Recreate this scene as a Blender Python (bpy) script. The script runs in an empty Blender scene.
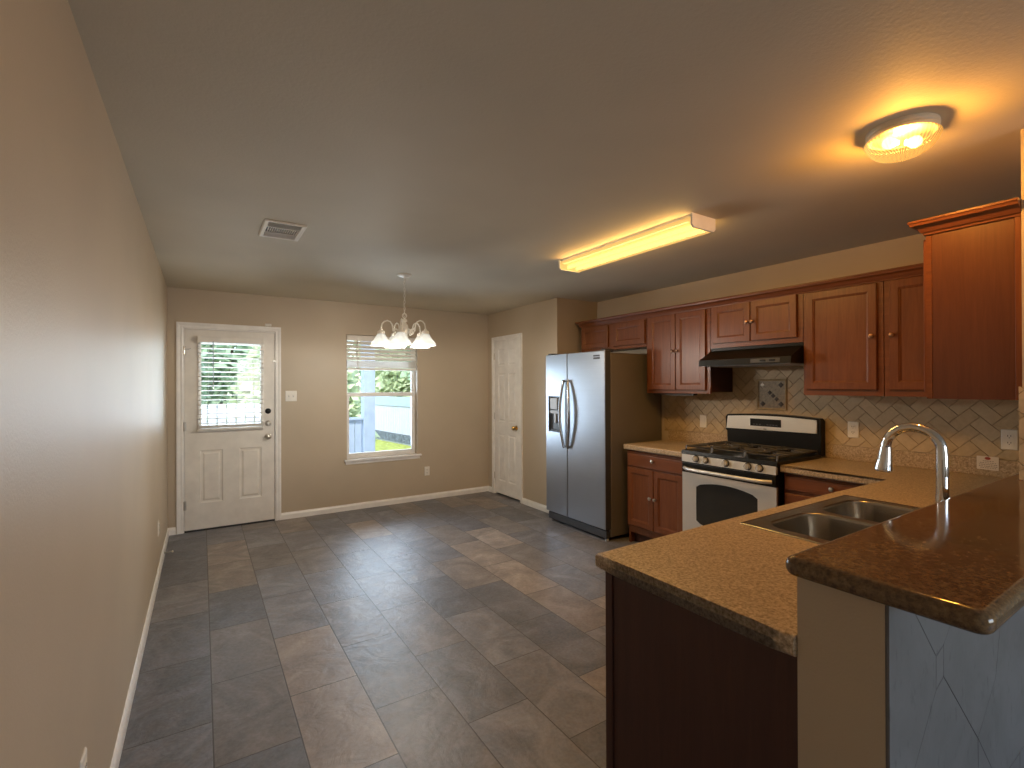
import bpy, bmesh, math, random
from mathutils import Vector, Matrix, Quaternion
random.seed(7)
PI = math.pi
SC = bpy.context.scene
COL = SC.collection

# ------------------------------------------------------------------ camera, sky, light, exposure
cam_d = bpy.data.cameras.new('camera'); cam = bpy.data.objects.new('camera', cam_d); COL.objects.link(cam)
cam_d.sensor_width = 36.0; cam_d.lens = 484.11 / 1024 * 36.0; cam_d.clip_start = 0.02; cam_d.clip_end = 300
cam.matrix_world = (Matrix.Translation((0, 0, 1.4613)) @ Matrix.Rotation(-0.57, 4, 'Z')
                    @ Matrix.Rotation(PI / 2 + 0.0028, 4, 'X') @ Matrix.Rotation(-0.0035, 4, 'Z'))
SC.camera = cam

W = bpy.data.worlds.new('sky'); SC.world = W; W.use_nodes = True
wn = W.node_tree; wn.nodes.clear()
sky = wn.nodes.new('ShaderNodeTexSky'); sky.sky_type = 'NISHITA'; sky.sun_disc = False
sky.sun_elevation = math.radians(48); sky.sun_rotation = math.radians(200)
bg = wn.nodes.new('ShaderNodeBackground'); bg.inputs['Strength'].default_value = 0.70
wo = wn.nodes.new('ShaderNodeOutputWorld')
wn.links.new(sky.outputs[0], bg.inputs['Color']); wn.links.new(bg.outputs[0], wo.inputs['Surface'])

def light(name, kind, loc, energy, color, rot=None, **kw):
    d = bpy.data.lights.new(name, kind); d.energy = energy; d.color = color
    for k, v in kw.items(): setattr(d, k, v)
    o = bpy.data.objects.new(name, d); COL.objects.link(o); o.location = loc
    if rot: o.rotation_euler = rot
    return o
sun = light('sun', 'SUN', (0, -10, 20), 4.2, (1, .95, .86), angle=0.02)
sun.rotation_euler = Vector((.40, .42, -.78)).to_track_quat('-Z', 'Y').to_euler()
# daylight that enters by the living room window behind the camera
light('rear_window_daylight', 'AREA', (2.3, -4.30, 1.45), 75, (.72, .84, 1.0), (PI / 2, 0, 0), shape='RECTANGLE', size=3.0, size_y=1.7)
# daylight that enters by the window and the door glass in the back wall
light('window_daylight', 'AREA', (1.87, 6.06, 1.22), 32, (.74, .85, 1.0), (-PI / 2, 0, 0), shape='RECTANGLE', size=.80, size_y=1.05)
light('door_daylight', 'AREA', (.265, 6.06, 1.47), 14, (.78, .88, 1.0), (-PI / 2, 0, 0), shape='RECTANGLE', size=.55, size_y=.88)

SC.view_settings.view_transform = 'Standard'; SC.view_settings.look = 'None'
SC.view_settings.exposure = 0.0; SC.view_settings.gamma = 1.0; SC.view_settings.use_curve_mapping = False
cy = SC.cycles
cy.use_denoising = True; cy.max_bounces = 8; cy.diffuse_bounces = 5; cy.glossy_bounces = 4
cy.transmission_bounces = 6; cy.transparent_max_bounces = 12; cy.sample_clamp_indirect = 6.0
cy.caustics_reflective = False; cy.caustics_refractive = False

# ------------------------------------------------------------------ materials
def newmat(name):
    m = bpy.data.materials.new(name); m.use_nodes = True
    nt = m.node_tree; b = nt.nodes['Principled BSDF']
    return m, nt, b
def N(nt, t, **kw):
    n = nt.nodes.new(t)
    for k, v in kw.items(): setattr(n, k, v)
    return n
def coords(nt, scale=(1, 1, 1), rot=(0, 0, 0), loc=(0, 0, 0)):
    # world position, so that a grain or a tile runs on from piece to piece
    g = N(nt, 'ShaderNodeNewGeometry'); mp = N(nt, 'ShaderNodeMapping')
    mp.inputs['Scale'].default_value = scale; mp.inputs['Rotation'].default_value = rot; mp.inputs['Location'].default_value = loc
    nt.links.new(g.outputs['Position'], mp.inputs['Vector']); return mp.outputs[0]
def noise(nt, vec, scale, detail=4, rough=.55, dist=0):
    n = N(nt, 'ShaderNodeTexNoise'); n.inputs['Scale'].default_value = scale; n.inputs['Detail'].default_value = detail
    n.inputs['Roughness'].default_value = rough; n.inputs['Distortion'].default_value = dist
    nt.links.new(vec, n.inputs['Vector']); return n.outputs['Fac']
def ramp(nt, fac, stops, interp='LINEAR'):
    r = N(nt, 'ShaderNodeValToRGB'); r.color_ramp.interpolation = interp
    el = r.color_ramp.elements
    while len(el) < len(stops): el.new(.5)
    for e, (p, c) in zip(el, stops): e.position = p; e.color = (*c, 1)
    nt.links.new(fac, r.inputs[0]); return r.outputs[0]
def mix(nt, fac, a, b, blend='MIX'):
    n = N(nt, 'ShaderNodeMix', data_type='RGBA', blend_type=blend)
    for s, v in ((0, fac), (6, a), (7, b)):
        if isinstance(v, (int, float)): n.inputs[s].default_value = v
        elif isinstance(v, tuple): n.inputs[s].default_value = (*v, 1)
        else: nt.links.new(v, n.inputs[s])
    return n.outputs[2]
def bump(nt, b, h, strength=.2, dist=.002):
    n = N(nt, 'ShaderNodeBump'); n.inputs['Strength'].default_value = strength; n.inputs['Distance'].default_value = dist
    nt.links.new(h, n.inputs['Height']); nt.links.new(n.outputs[0], b.inputs['Normal'])
def simple(name, col, rough=.5, metal=0., spec=.5, var=.06, vscale=9):
    m, nt, b = newmat(name)
    f = noise(nt, coords(nt), vscale, 3)
    lo = tuple(c * (1 - var) for c in col); hi = tuple(min(1, c * (1 + var)) for c in col)
    nt.links.new(ramp(nt, f, [(.3, lo), (.7, hi)]), b.inputs['Base Color'])
    b.inputs['Roughness'].default_value = rough; b.inputs['Metallic'].default_value = metal
    b.inputs['Specular IOR Level'].default_value = spec
    return m
def paint(name, col, rough=.55, bs=.35, grain=170, spec=.35):
    m, nt, b = newmat(name)
    c = coords(nt)
    f = noise(nt, c, 1.3, 3)
    nt.links.new(ramp(nt, f, [(.3, tuple(x * .95 for x in col)), (.7, tuple(min(1, x * 1.05) for x in col))]), b.inputs['Base Color'])
    b.inputs['Roughness'].default_value = rough; b.inputs['Specular IOR Level'].default_value = spec
    h = noise(nt, c, grain, 3); bump(nt, b, h, bs, .0022)
    return m
def wood(name, dark, mid, lite, rough=.32, axis='Z', gs=1.0):
    m, nt, b = newmat(name)
    s = {'Z': (26, 26, 1.6), 'Y': (26, 1.6, 26), 'X': (1.6, 26, 26)}[axis]
    c = coords(nt, tuple(x * gs for x in s))
    f = noise(nt, c, 1.4, 6, .6, 1.2)
    fine = noise(nt, coords(nt, tuple(x * gs * 5 for x in s)), 2.0, 3, .5)
    col = ramp(nt, f, [(.28, dark), (.5, mid), (.72, lite)])
    col = mix(nt, .2, col, ramp(nt, fine, [(.35, dark), (.65, lite)]))
    nt.links.new(col, b.inputs['Base Color'])
    b.inputs['Roughness'].default_value = rough; b.inputs['Specular IOR Level'].default_value = .45
    bump(nt, b, fine, .06, .001)
    return m
def steel(name, col=(.62, .63, .65), rough=.3, brush=(2, 2, 240), metal=1.0):
    m, nt, b = newmat(name)
    f = noise(nt, coords(nt, brush), 1.5, 4, .6)
    big = noise(nt, coords(nt), 4, 3)
    nt.links.new(mix(nt, .4, ramp(nt, f, [(.3, tuple(x * .88 for x in col)), (.7, col)]), ramp(nt, big, [(.3, tuple(x * .9 for x in col)), (.7, col)])), b.inputs['Base Color'])
    b.inputs['Metallic'].default_value = metal
    r = N(nt, 'ShaderNodeMapRange'); r.inputs[3].default_value = rough * .85; r.inputs[4].default_value = rough * 1.15
    nt.links.new(f, r.inputs[0]); nt.links.new(r.outputs[0], b.inputs['Roughness'])
    bump(nt, b, f, .05, .0006)
    return m
def emit(name, col, s):
    m, nt, b = newmat(name)
    b.inputs['Base Color'].default_value = (*col, 1)
    b.inputs['Emission Color'].default_value = (*col, 1); b.inputs['Emission Strength'].default_value = s
    return m

M = {}
M['wall'] = paint('tan_wall_paint', (.51, .42, .305), .45, .25, 150, .45)
M['ceil'] = paint('ceiling_paint', (.60, .54, .425), .7, .4, 85, .25)
M['trim'] = simple('white_trim_paint', (.86, .84, .80), .35)
M['door'] = simple('white_door_paint', (.79, .75, .68), .38)
M['lamp_warm_lit'] = simple('warm_lit_lamp_enamel', (.72, .60, .42), .4)  # white enamel with the dome's amber glow put into its colour
M['plastic'] = simple('white_plastic', (.80, .76, .68), .35)
M['dark'] = simple('dark_slot', (.02, .018, .016), .5)
M['cherry'] = wood('cherry_cabinet_wood', (.120, .036, .012), (.165, .053, .0175), (.205, .070, .024), .33)
M['cherry_h'] = wood('cherry_rail_wood', (.120, .036, .012), (.165, .053, .0175), (.205, .070, .024), .33, 'Y')
M['cherry_dark'] = wood('dark_cherry_side', (.088, .028, .013), (.108, .036, .016), (.128, .044, .020), .4)  # cherry wood in a darker tone for the near cabinet's side panel
M['espresso'] = wood('espresso_panel_wood', (.050, .018, .012), (.060, .022, .014), (.072, .027, .017), .5)
M['steel'] = steel('brushed_steel', (.42, .45, .50), .33, (2, 2, 240), .95)
M['handle'] = steel('handle_steel', (.42, .43, .45), .24, (2, 2, 2))
M['steel_h'] = steel('brushed_steel_range', (.80, .79, .77), .30, (40, 3, 700), .62)
M['knobsteel'] = steel('knob_steel', (.82, .81, .79), .25, (1, 1, 1), .6)
M['sinksteel'] = steel('sink_steel', (.42, .40, .365), .27, (1, 1, 1))
M['chrome'] = steel('chrome', (.80, .80, .80), .06, (1, 1, 1))
M['nickel'] = steel('satin_nickel', (.62, .58, .52), .3, (1, 1, 1))
M['bronze'] = steel('bronze_knob', (.33, .19, .12), .32, (1, 1, 1))
M['brass'] = steel('brass', (.80, .57, .22), .2, (1, 1, 1))
M['black'] = simple('black_enamel', (.007, .007, .0065), .34, 0, .22)
M['black_m'] = simple('matte_black_iron', (.060, .055, .050), .45)
M['fridge_side'] = paint('fridge_side_grey', (.155, .135, .115), .5, .35, 260)
M['charcoal'] = simple('charcoal_plastic', (.05, .05, .055), .4)
M['grey'] = simple('grey_plastic', (.42, .43, .45), .4)
M['lamp_white'] = simple('white_lamp_enamel', (.90, .87, .79), .35)
M['dk_glass'] = simple('oven_glass', (.022, .022, .020), .12, 0, .6)

def m_slate():
    m, nt, b = newmat('slate_floor_tile')
    # rows of 12 x 24 in tiles that run away from the camera, half a tile staggered
    g = N(nt, 'ShaderNodeNewGeometry'); sx = N(nt, 'ShaderNodeSeparateXYZ'); nt.links.new(g.outputs['Position'], sx.inputs[0])
    cb = N(nt, 'ShaderNodeCombineXYZ')
    ax = N(nt, 'ShaderNodeMath', operation='ADD'); ax.inputs[1].default_value = .2724 + .31 * 40
    ay = N(nt, 'ShaderNodeMath', operation='ADD'); ay.inputs[1].default_value = -2.487 + .3085 + .617 * 60
    nt.links.new(sx.outputs[0], ax.inputs[0]); nt.links.new(sx.outputs[1], ay.inputs[0])
    nt.links.new(ay.outputs[0], cb.inputs[0]); nt.links.new(ax.outputs[0], cb.inputs[1])
    br = N(nt, 'ShaderNodeTexBrick'); br.offset = .5; br.offset_frequency = 2; br.squash = 1
    br.inputs['Scale'].default_value = 1; br.inputs['Brick Width'].default_value = .617; br.inputs['Row Height'].default_value = .31
    br.inputs['Mortar Size'].default_value = .0028; br.inputs['Mortar Smooth'].default_value = .15; br.inputs['Bias'].default_value = 0
    br.inputs['Color1'].default_value = (0, 0, 0, 1); br.inputs['Color2'].default_value = (1, 1, 1, 1); br.inputs['Mortar'].default_value = (.5, .5, .5, 1)
    nt.links.new(cb.outputs[0], br.inputs['Vector'])
    rnd = br.outputs['Color']; grout = br.outputs['Fac']
    # each tile shows its own piece of the stone
    off = N(nt, 'ShaderNodeVectorMath', operation='SCALE'); off.inputs['Scale'].default_value = 37.0
    nt.links.new(rnd, off.inputs[0])
    ad = N(nt, 'ShaderNodeVectorMath', operation='ADD'); nt.links.new(g.outputs['Position'], ad.inputs[0]); nt.links.new(off.outputs[0], ad.inputs[1])
    v = ad.outputs[0]
    cloud = noise(nt, v, 3.2, 6, .62, 1.6); vein = noise(nt, v, 7.5, 8, .66, 2.4); fine = noise(nt, v, 60, 4, .6)
    grey = ramp(nt, cloud, [(.28, (.080, .086, .106)), (.5, (.152, .160, .190)), (.72, (.275, .283, .320))])
    brown = ramp(nt, cloud, [(.28, (.13, .110, .100)), (.5, (.235, .196, .170)), (.72, (.38, .325, .285))])
    sel = ramp(nt, rnd, [(.38, (0, 0, 0)), (.80, (1, 1, 1))])
    col = mix(nt, sel, grey, brown)
    col = mix(nt, ramp(nt, vein, [(.42, (0, 0, 0)), (.62, (.26, .26, .26))]), col, (.25, .178, .135))
    val = ramp(nt, rnd, [(0, (.58, .58, .60)), (.4, (1.10, 1.10, 1.10)), (.7, (.74, .74, .74)), (1, (1.35, 1.32, 1.29))])
    col = mix(nt, 1.0, col, val, 'MULTIPLY')
    col = mix(nt, .25, col, ramp(nt, fine, [(.3, (.076, .080, .086)), (.7, (.29, .30, .31))]))
    col = mix(nt, grout, col, (.055, .050, .047))
    nt.links.new(col, b.inputs['Base Color'])
    rr = N(nt, 'ShaderNodeMapRange'); rr.inputs[3].default_value = .34; rr.inputs[4].default_value = .50
    nt.links.new(vein, rr.inputs[0]); nt.links.new(rr.outputs[0], b.inputs['Roughness'])
    b.inputs['Specular IOR Level'].default_value = .5
    # cleft relief, grout lower than the stone
    h = N(nt, 'ShaderNodeMath', operation='MULTIPLY_ADD'); nt.links.new(grout, h.inputs[0]); h.inputs[1].default_value = -1.2
    cl = noise(nt, v, 5.5, 9, .58, 1.8); nt.links.new(cl, h.inputs[2])
    bump(nt, b, h.outputs[0], .5, .008)
    return m
M['slate'] = m_slate()
def m_laminate():
    m, nt, b = newmat('speckled_laminate'); c = coords(nt)
    f = noise(nt, c, 120, 3, .75); g2 = noise(nt, c, 60, 3, .6)
    col = ramp(nt, f, [(.38, (.17, .12, .07)), (.48, (.42, .32, .21)), (.57, (.50, .39, .265)), (.66, (.70, .58, .44))])
    col = mix(nt, .35, col, ramp(nt, g2, [(.35, (.36, .26, .165)), (.65, (.54, .42, .29))]))
    nt.links.new(col, b.inputs['Base Color']); b.inputs['Roughness'].default_value = .38; b.inputs['Specular IOR Level'].default_value = .4
    return m
M['laminate'] = m_laminate()
def m_granite():
    m, nt, b = newmat('brown_granite'); c = coords(nt)
    v = N(nt, 'ShaderNodeTexVoronoi'); v.inputs['Scale'].default_value = 120; nt.links.new(c, v.inputs['Vector'])
    f = noise(nt, c, 95, 4, .7); big = noise(nt, c, 9, 4)
    col = ramp(nt, f, [(.30, (.050, .031, .018)), (.46, (.13, .080, .038)), (.60, (.19, .122, .058)), (.76, (.28, .19, .105))])
    sp = ramp(nt, v.outputs['Distance'], [(.0, (1, 1, 1)), (.22, (0, 0, 0))])
    col = mix(nt, mix(nt, .5, (0, 0, 0), sp), col, (.05, .032, .022))
    col = mix(nt, ramp(nt, big, [(.4, (0, 0, 0)), (.7, (.35, .35, .35))]), col, (.11, .065, .040))
    nt.links.new(col, b.inputs['Base Color']); b.inputs['Roughness'].default_value = .085; b.inputs['Specular IOR Level'].default_value = .5
    return m
M['granite'] = m_granite()
def m_attr_stone(name, cols, rough=.5, ns=26, bs=.4):
    m, nt, b = newmat(name)
    at = N(nt, 'ShaderNodeAttribute', attribute_name='tint'); c = coords(nt)
    f = noise(nt, c, ns, 5, .65, .8)
    base = ramp(nt, at.outputs['Fac'], [(0, cols[0]), (.5, cols[1]), (1, cols[2])])
    col = mix(nt, .55, base, mix(nt, f, tuple(x * .62 for x in cols[0]), tuple(min(1, x * 1.25) for x in cols[2])))
    nt.links.new(col, b.inputs['Base Color']); b.inputs['Roughness'].default_value = rough
    bump(nt, b, f, bs, .002)
    return m
M['travertine'] = m_attr_stone('travertine_tile', [(.42, .315, .185), (.50, .385, .235), (.57, .455, .30)])
M['grout'] = simple('tile_grout', (.37, .285, .175), .8)
M['metal_tile'] = simple('medallion_stone', (.26, .20, .125), .45, 0, .5, .25, 60)
M['inlay'] = simple('dark_stone_inlay', (.06, .045, .035), .4)
M['metal_frame'] = simple('medallion_frame', (.42, .32, .19), .35, .2, .5, .15, 60)
def m_bluestone():
    m, nt, b = newmat('pale_stone_tile'); c = coords(nt)
    f = noise(nt, c, 5, 6, .6, .8); sp = noise(nt, coords(nt, (1, 1, .35)), 55, 3, .6)
    col = ramp(nt, f, [(.3, (.105, .100, .098)), (.7, (.150, .146, .146))])
    col = mix(nt, ramp(nt, sp, [(.60, (0, 0, 0)), (.72, (.6, .6, .6))]), col, (.062, .060, .058))
    nt.links.new(col, b.inputs['Base Color']); b.inputs['Roughness'].default_value = .5
    bump(nt, b, f, .25, .003)
    return m
M['palestone'] = m_bluestone()
M['bed'] = simple('grey_tile_bed', (.13, .12, .112), .8)
M['fence'] = wood('weathered_fence_wood', (.48, .48, .54), (.62, .61, .68), (.76, .75, .80), .8, 'Z')
M['kick'] = simple('dark_kick_board', (.16, .18, .22), .8, 0, .3, .5, 12)
M['porch'] = simple('porch_paint', (.46, .54, .66), .6)
M['lawn'] = simple('lawn_grass', (.36, .40, .10), .9, 0, .1, .45, 6)
M['concrete'] = simple('patio_concrete', (.48, .46, .44), .85)
M['bark'] = simple('tree_bark', (.16, .12, .09), .9)
def m_leaf(name, a, b_):
    m, nt, b = newmat(name)
    f = noise(nt, coords(nt), 3, 4)
    nt.links.new(ramp(nt, f, [(.3, a), (.7, b_)]), b.inputs['Base Color']); b.inputs['Roughness'].default_value = .6
    tr = N(nt, 'ShaderNodeBsdfTranslucent'); tr.inputs[0].default_value = (*b_, 1)
    mx = N(nt, 'ShaderNodeMixShader'); mx.inputs[0].default_value = .35
    nt.links.new(b.outputs[0], mx.inputs[1]); nt.links.new(tr.outputs[0], mx.inputs[2])
    nt.links.new(mx.outputs[0], nt.nodes['Material Output'].inputs['Surface'])
    return m
M['leaf'] = m_leaf('tree_leaves', (.34, .46, .29), (.56, .68, .48))
M['leaf2'] = m_leaf('yellow_green_leaves', (.48, .55, .30), (.68, .74, .50))
def m_pane():
    m, nt, b = newmat('window_glass')
    t = N(nt, 'ShaderNodeBsdfTransparent'); t.inputs[0].default_value = (.94, .97, .97, 1)
    g = N(nt, 'ShaderNodeBsdfGlossy'); g.inputs['Roughness'].default_value = .02
    fr = N(nt, 'ShaderNodeFresnel'); fr.inputs[0].default_value = 1.45
    mx = N(nt, 'ShaderNodeMixShader'); nt.links.new(fr.outputs[0], mx.inputs[0]); nt.links.new(t.outputs[0], mx.inputs[1]); nt.links.new(g.outputs[0], mx.inputs[2])
    nt.links.new(mx.outputs[0], nt.nodes['Material Output'].inputs['Surface'])
    return m
M['pane'] = m_pane()
def m_lampglass(name, tint, clear, glow, gs, scatter=0.0, ribs=0, rough=.15):
    # lit lamp glass: mostly clear, tinted, glowing a little, with a mirror edge; ribs = prismatic flutes round the axis
    m, nt, b = newmat(name)
    nt.nodes.remove(b)
    t = N(nt, 'ShaderNodeBsdfTransparent'); t.inputs[0].default_value = (*tint, 1)
    e = N(nt, 'ShaderNodeEmission'); e.inputs[0].default_value = (*glow, 1); e.inputs[1].default_value = gs
    if ribs:
        tc = N(nt, 'ShaderNodeTexCoord'); sp = N(nt, 'ShaderNodeSeparateXYZ'); nt.links.new(tc.outputs['Object'], sp.inputs[0])
        at = N(nt, 'ShaderNodeMath', operation='ARCTAN2'); nt.links.new(sp.outputs[1], at.inputs[0]); nt.links.new(sp.outputs[0], at.inputs[1])
        mu = N(nt, 'ShaderNodeMath', operation='MULTIPLY'); mu.inputs[1].default_value = ribs; nt.links.new(at.outputs[0], mu.inputs[0])
        si = N(nt, 'ShaderNodeMath', operation='SINE'); nt.links.new(mu.outputs[0], si.inputs[0])
        mr = N(nt, 'ShaderNodeMapRange'); mr.inputs[1].default_value = -1; mr.inputs[3].default_value = .35; mr.inputs[4].default_value = 1.5
        nt.links.new(si.outputs[0], mr.inputs[0])
        ms = N(nt, 'ShaderNodeMath', operation='MULTIPLY'); ms.inputs[1].default_value = gs; nt.links.new(mr.outputs[0], ms.inputs[0]); nt.links.new(ms.outputs[0], e.inputs[1])
    m1 = N(nt, 'ShaderNodeMixShader'); m1.inputs[0].default_value = clear; nt.links.new(e.outputs[0], m1.inputs[1]); nt.links.new(t.outputs[0], m1.inputs[2])
    out = m1.outputs[0]
    if scatter:
        tr = N(nt, 'ShaderNodeBsdfTranslucent'); tr.inputs[0].default_value = (*tint, 1)
        df = N(nt, 'ShaderNodeBsdfDiffuse'); df.inputs[0].default_value = (*tint, 1)
        m0 = N(nt, 'ShaderNodeMixShader'); m0.inputs[0].default_value = .5; nt.links.new(tr.outputs[0], m0.inputs[1]); nt.links.new(df.outputs[0], m0.inputs[2])
        m3 = N(nt, 'ShaderNodeMixShader'); m3.inputs[0].default_value = scatter; nt.links.new(out, m3.inputs[1]); nt.links.new(m0.outputs[0], m3.inputs[2]); out = m3.outputs[0]
    gl = N(nt, 'ShaderNodeBsdfGlossy'); gl.inputs['Roughness'].default_value = rough
    m2 = N(nt, 'ShaderNodeMixShader'); m2.inputs[0].default_value = .05; nt.links.new(out, m2.inputs[1]); nt.links.new(gl.outputs[0], m2.inputs[2])
    nt.links.new(m2.outputs[0], nt.nodes['Material Output'].inputs['Surface'])
    return m
M['dome_glass'] = m_lampglass('ribbed_dome_glass', (1, .74, .38), .50, (1, .55, .15), 1.35, 0, 48)
M['lens'] = m_lampglass('fluorescent_lens', (1, .86, .58), .55, (1, .62, .20), 1.3)
M['shade'] = m_lampglass('frosted_shade_glass', (.97, .97, .93), .10, (1, .97, .88), .62, .22, 0, .3)
M['reflector'] = steel('lamp_reflector', (.75, .66, .48), .45, (3, 3, 3))
WARM = (1.0, .57, .16)
M['bulb_warm'] = emit('warm_bulb', (1, .70, .32), 14)
M['tube'] = emit('warm_tube', (1, .66, .22), 3.2)
M['bulb_white'] = emit('white_bulb', (1, .93, .80), 6)
M['card'] = simple('card_paper', (.75, .68, .60), .7)
M['ink'] = simple('ink', (.25, .20, .18), .8)
M['red'] = simple('red_print', (.40, .06, .04), .6)

# ------------------------------------------------------------------ mesh builder
class MB:
    def __init__(s): s.bm = bmesh.new(); s.lay = None
    def box(s, x0, x1, y0, y1, z0, z1, bev=0, seg=2):
        vs = [s.bm.verts.new((x, y, z)) for x in (x0, x1) for y in (y0, y1) for z in (z0, z1)]
        f = [(0, 1, 3, 2), (4, 6, 7, 5), (0, 4, 5, 1), (2, 3, 7, 6), (0, 2, 6, 4), (1, 5, 7, 3)]
        fs = [s.bm.faces.new([vs[i] for i in q]) for q in f]
        if bev > 0:
            es = list({e for q in fs for e in q.edges})
            bmesh.ops.bevel(s.bm, geom=es, offset=bev, segments=seg, affect='EDGES', profile=.5)
        return s
    def poly(s, pts): 
        try: return s.bm.faces.new([s.bm.verts.new(p) for p in pts])
        except ValueError: return None
    def loft(s, loops, closed=True, cap0=False, cap1=False):
        L = [[s.bm.verts.new(p) for p in lp] for lp in loops]; n = len(L[0])
        for a, b in zip(L, L[1:]):
            for i in range(n if closed else n - 1):
                j = (i + 1) % n
                try: s.bm.faces.new((a[i], a[j], b[j], b[i]))
                except ValueError: pass
        if cap0: s.bm.faces.new(list(reversed(L[0])))
        if cap1: s.bm.faces.new(L[-1])
        return s
    def tube(s, pts, r, n=10, closed=False, caps=True):
        pts = [Vector(p) for p in pts]; m = len(pts)
        rs = r if isinstance(r, (list, tuple)) else [r] * m
        loops = []; prev = None
        for i, p in enumerate(pts):
            a = pts[i - 1] if (i > 0 or closed) else p; b = pts[(i + 1) % m] if (i < m - 1 or closed) else p
            t = (b - a).normalized()
            if prev is None:
                u = t.orthogonal().normalized()
            else:
                u = (prev - t * prev.dot(t)).normalized()
            prev = u; w = t.cross(u)
            loops.append([p + (u * math.cos(2 * PI * k / n) + w * math.sin(2 * PI * k / n)) * rs[i] for k in range(n)])
        if closed: loops.append(loops[0])
        return s.loft(loops, True, caps and not closed, caps and not closed)
    def lathe(s, prof, c=(0, 0, 0), n=32, axis='Z', cap0=False, cap1=False, rib=0, ribn=0):
        c = Vector(c); loops = []
        for (r, h) in prof:
            lp = []
            for k in range(n):
                a = 2 * PI * k / n; rr = r * (1 + (rib * math.cos(ribn * a) if rib else 0))
                x, y = rr * math.cos(a), rr * math.sin(a)
                lp.append(c + (Vector((x, y, h)) if axis == 'Z' else Vector((h, x, y)) if axis == 'X' else Vector((x, h, y))))
            loops.append(lp)
        return s.loft(loops, True, cap0, cap1)
    def prism(s, pts, a, b, axis='Z', bev=0, seg=3, sel=None):
        mp = {'Z': lambda u, v, w: (u, v, w), 'X': lambda u, v, w: (w, u, v), 'Y': lambda u, v, w: (u, w, v)}[axis]
        A = [s.bm.verts.new(mp(u, v, a)) for u, v in pts]; B = [s.bm.verts.new(mp(u, v, b)) for u, v in pts]
        n = len(pts); f0 = s.bm.faces.new(list(reversed(A))); f1 = s.bm.faces.new(B)
        for i in range(n): s.bm.faces.new((A[i], A[(i + 1) % n], B[(i + 1) % n], B[i]))
        if bev > 0:
            es = [e for e in list(f0.edges) + list(f1.edges) if sel is None or sel((e.verts[0].co + e.verts[1].co) / 2)]
            bmesh.ops.bevel(s.bm, geom=es, offset=bev, segments=seg, affect='EDGES', profile=.5)
        return s
    def cells(s, us, vs, inc, mp, d0, d1, bev=0, seg=3, sel=None):
        """a slab of grid cells with openings; mp(u, v, d) -> xyz"""
        V = {}
        def vert(i, j, d):
            k = (i, j, d)
            if k not in V: V[k] = s.bm.verts.new(mp(us[i], vs[j], d))
            return V[k]
        nu, nv = len(us) - 1, len(vs) - 1
        on = lambda i, j: 0 <= i < nu and 0 <= j < nv and inc(i, j)
        outline = []
        for i in range(nu):
            for j in range(nv):
                if not inc(i, j): continue
                for d in (d0, d1): s.bm.faces.new([vert(i, j, d), vert(i + 1, j, d), vert(i + 1, j + 1, d), vert(i, j + 1, d)])
                for (di, dj, p, q) in ((-1, 0, (i, j), (i, j + 1)), (1, 0, (i + 1, j), (i + 1, j + 1)), (0, -1, (i, j), (i + 1, j)), (0, 1, (i, j + 1), (i + 1, j + 1))):
                    if not on(i + di, j + dj):
                        s.bm.faces.new([vert(*p, d0), vert(*q, d0), vert(*q, d1), vert(*p, d1)])
                        outline.append((p, q))
        if bev > 0:
            es = []
            for p, q in outline:
                for d in (d0, d1):
                    e = s.bm.edges.get((V[(*p, d)], V[(*q, d)]))
                    if e and (sel is None or sel((e.verts[0].co + e.verts[1].co) / 2)): es.append(e)
            bmesh.ops.bevel(s.bm, geom=es, offset=bev, segments=seg, affect='EDGES', profile=.5)
        return s
    def paneled(s, mp, us, vs, panels, loops, thick, cham=.003, holes=()):
        """a door leaf: front grid with sunk or raised panels (nested rectangles inset, depth), sides and back"""
        u0, u1, v0, v1 = us[0], us[-1], vs[0], vs[-1]
        U = list(us); Vv = list(vs); U[0] += cham; U[-1] -= cham; Vv[0] += cham; Vv[-1] -= cham
        P = lambda u, v, d: mp(u, v, d)
        for i in range(len(U) - 1):
            for j in range(len(Vv) - 1):
                a, b, c, d = U[i], U[i + 1], Vv[j], Vv[j + 1]
                if (i, j) in holes:
                    s.loft([[P(a, c, 0), P(b, c, 0), P(b, d, 0), P(a, d, 0)], [P(a, c, -thick), P(b, c, -thick), P(b, d, -thick), P(a, d, -thick)]]); continue
                if (i, j) in panels:
                    lp = [[P(a + k, c + k, dd), P(b - k, c + k, dd), P(b - k, d - k, dd), P(a + k, d - k, dd)] for k, dd in [(0, 0)] + list(loops)]
                    s.loft(lp, True, False, True)
                else: s.poly([P(a, c, 0), P(b, c, 0), P(b, d, 0), P(a, d, 0)])
        r = lambda k, d: [P(u0 + k, v0 + k, d), P(u1 - k, v0 + k, d), P(u1 - k, v1 - k, d), P(u0 + k, v1 - k, d)]
        s.loft([r(cham, 0), r(0, -cham), r(0, -thick)])
        if holes:
            for i in range(len(U) - 1):
                for j in range(len(Vv) - 1):
                    if (i, j) not in holes: s.poly([P(U[i], Vv[j], -thick), P(U[i + 1], Vv[j], -thick), P(U[i + 1], Vv[j + 1], -thick), P(U[i], Vv[j + 1], -thick)])
        else: s.poly(r(0, -thick))
        return s
    def build(s, name, mat, parent=None, smooth=None, tint=None):
        bm = s.bm
        if s.lay is None: bmesh.ops.remove_doubles(bm, verts=bm.verts, dist=1e-5)
        bmesh.ops.recalc_face_normals(bm, faces=bm.faces)
        if parent is not None:
            off = base_of(parent); bmesh.ops.translate(bm, verts=bm.verts, vec=-off)
        me = bpy.data.meshes.new(name); bm.to_mesh(me); bm.free()
        me.materials.append(M[mat] if isinstance(mat, str) else mat)
        if smooth is not None:
            me.shade_smooth() if hasattr(me, 'shade_smooth') else None
            me.set_sharp_from_angle(angle=math.radians(smooth))
        o = bpy.data.objects.new(name, me); COL.objects.link(o)
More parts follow.
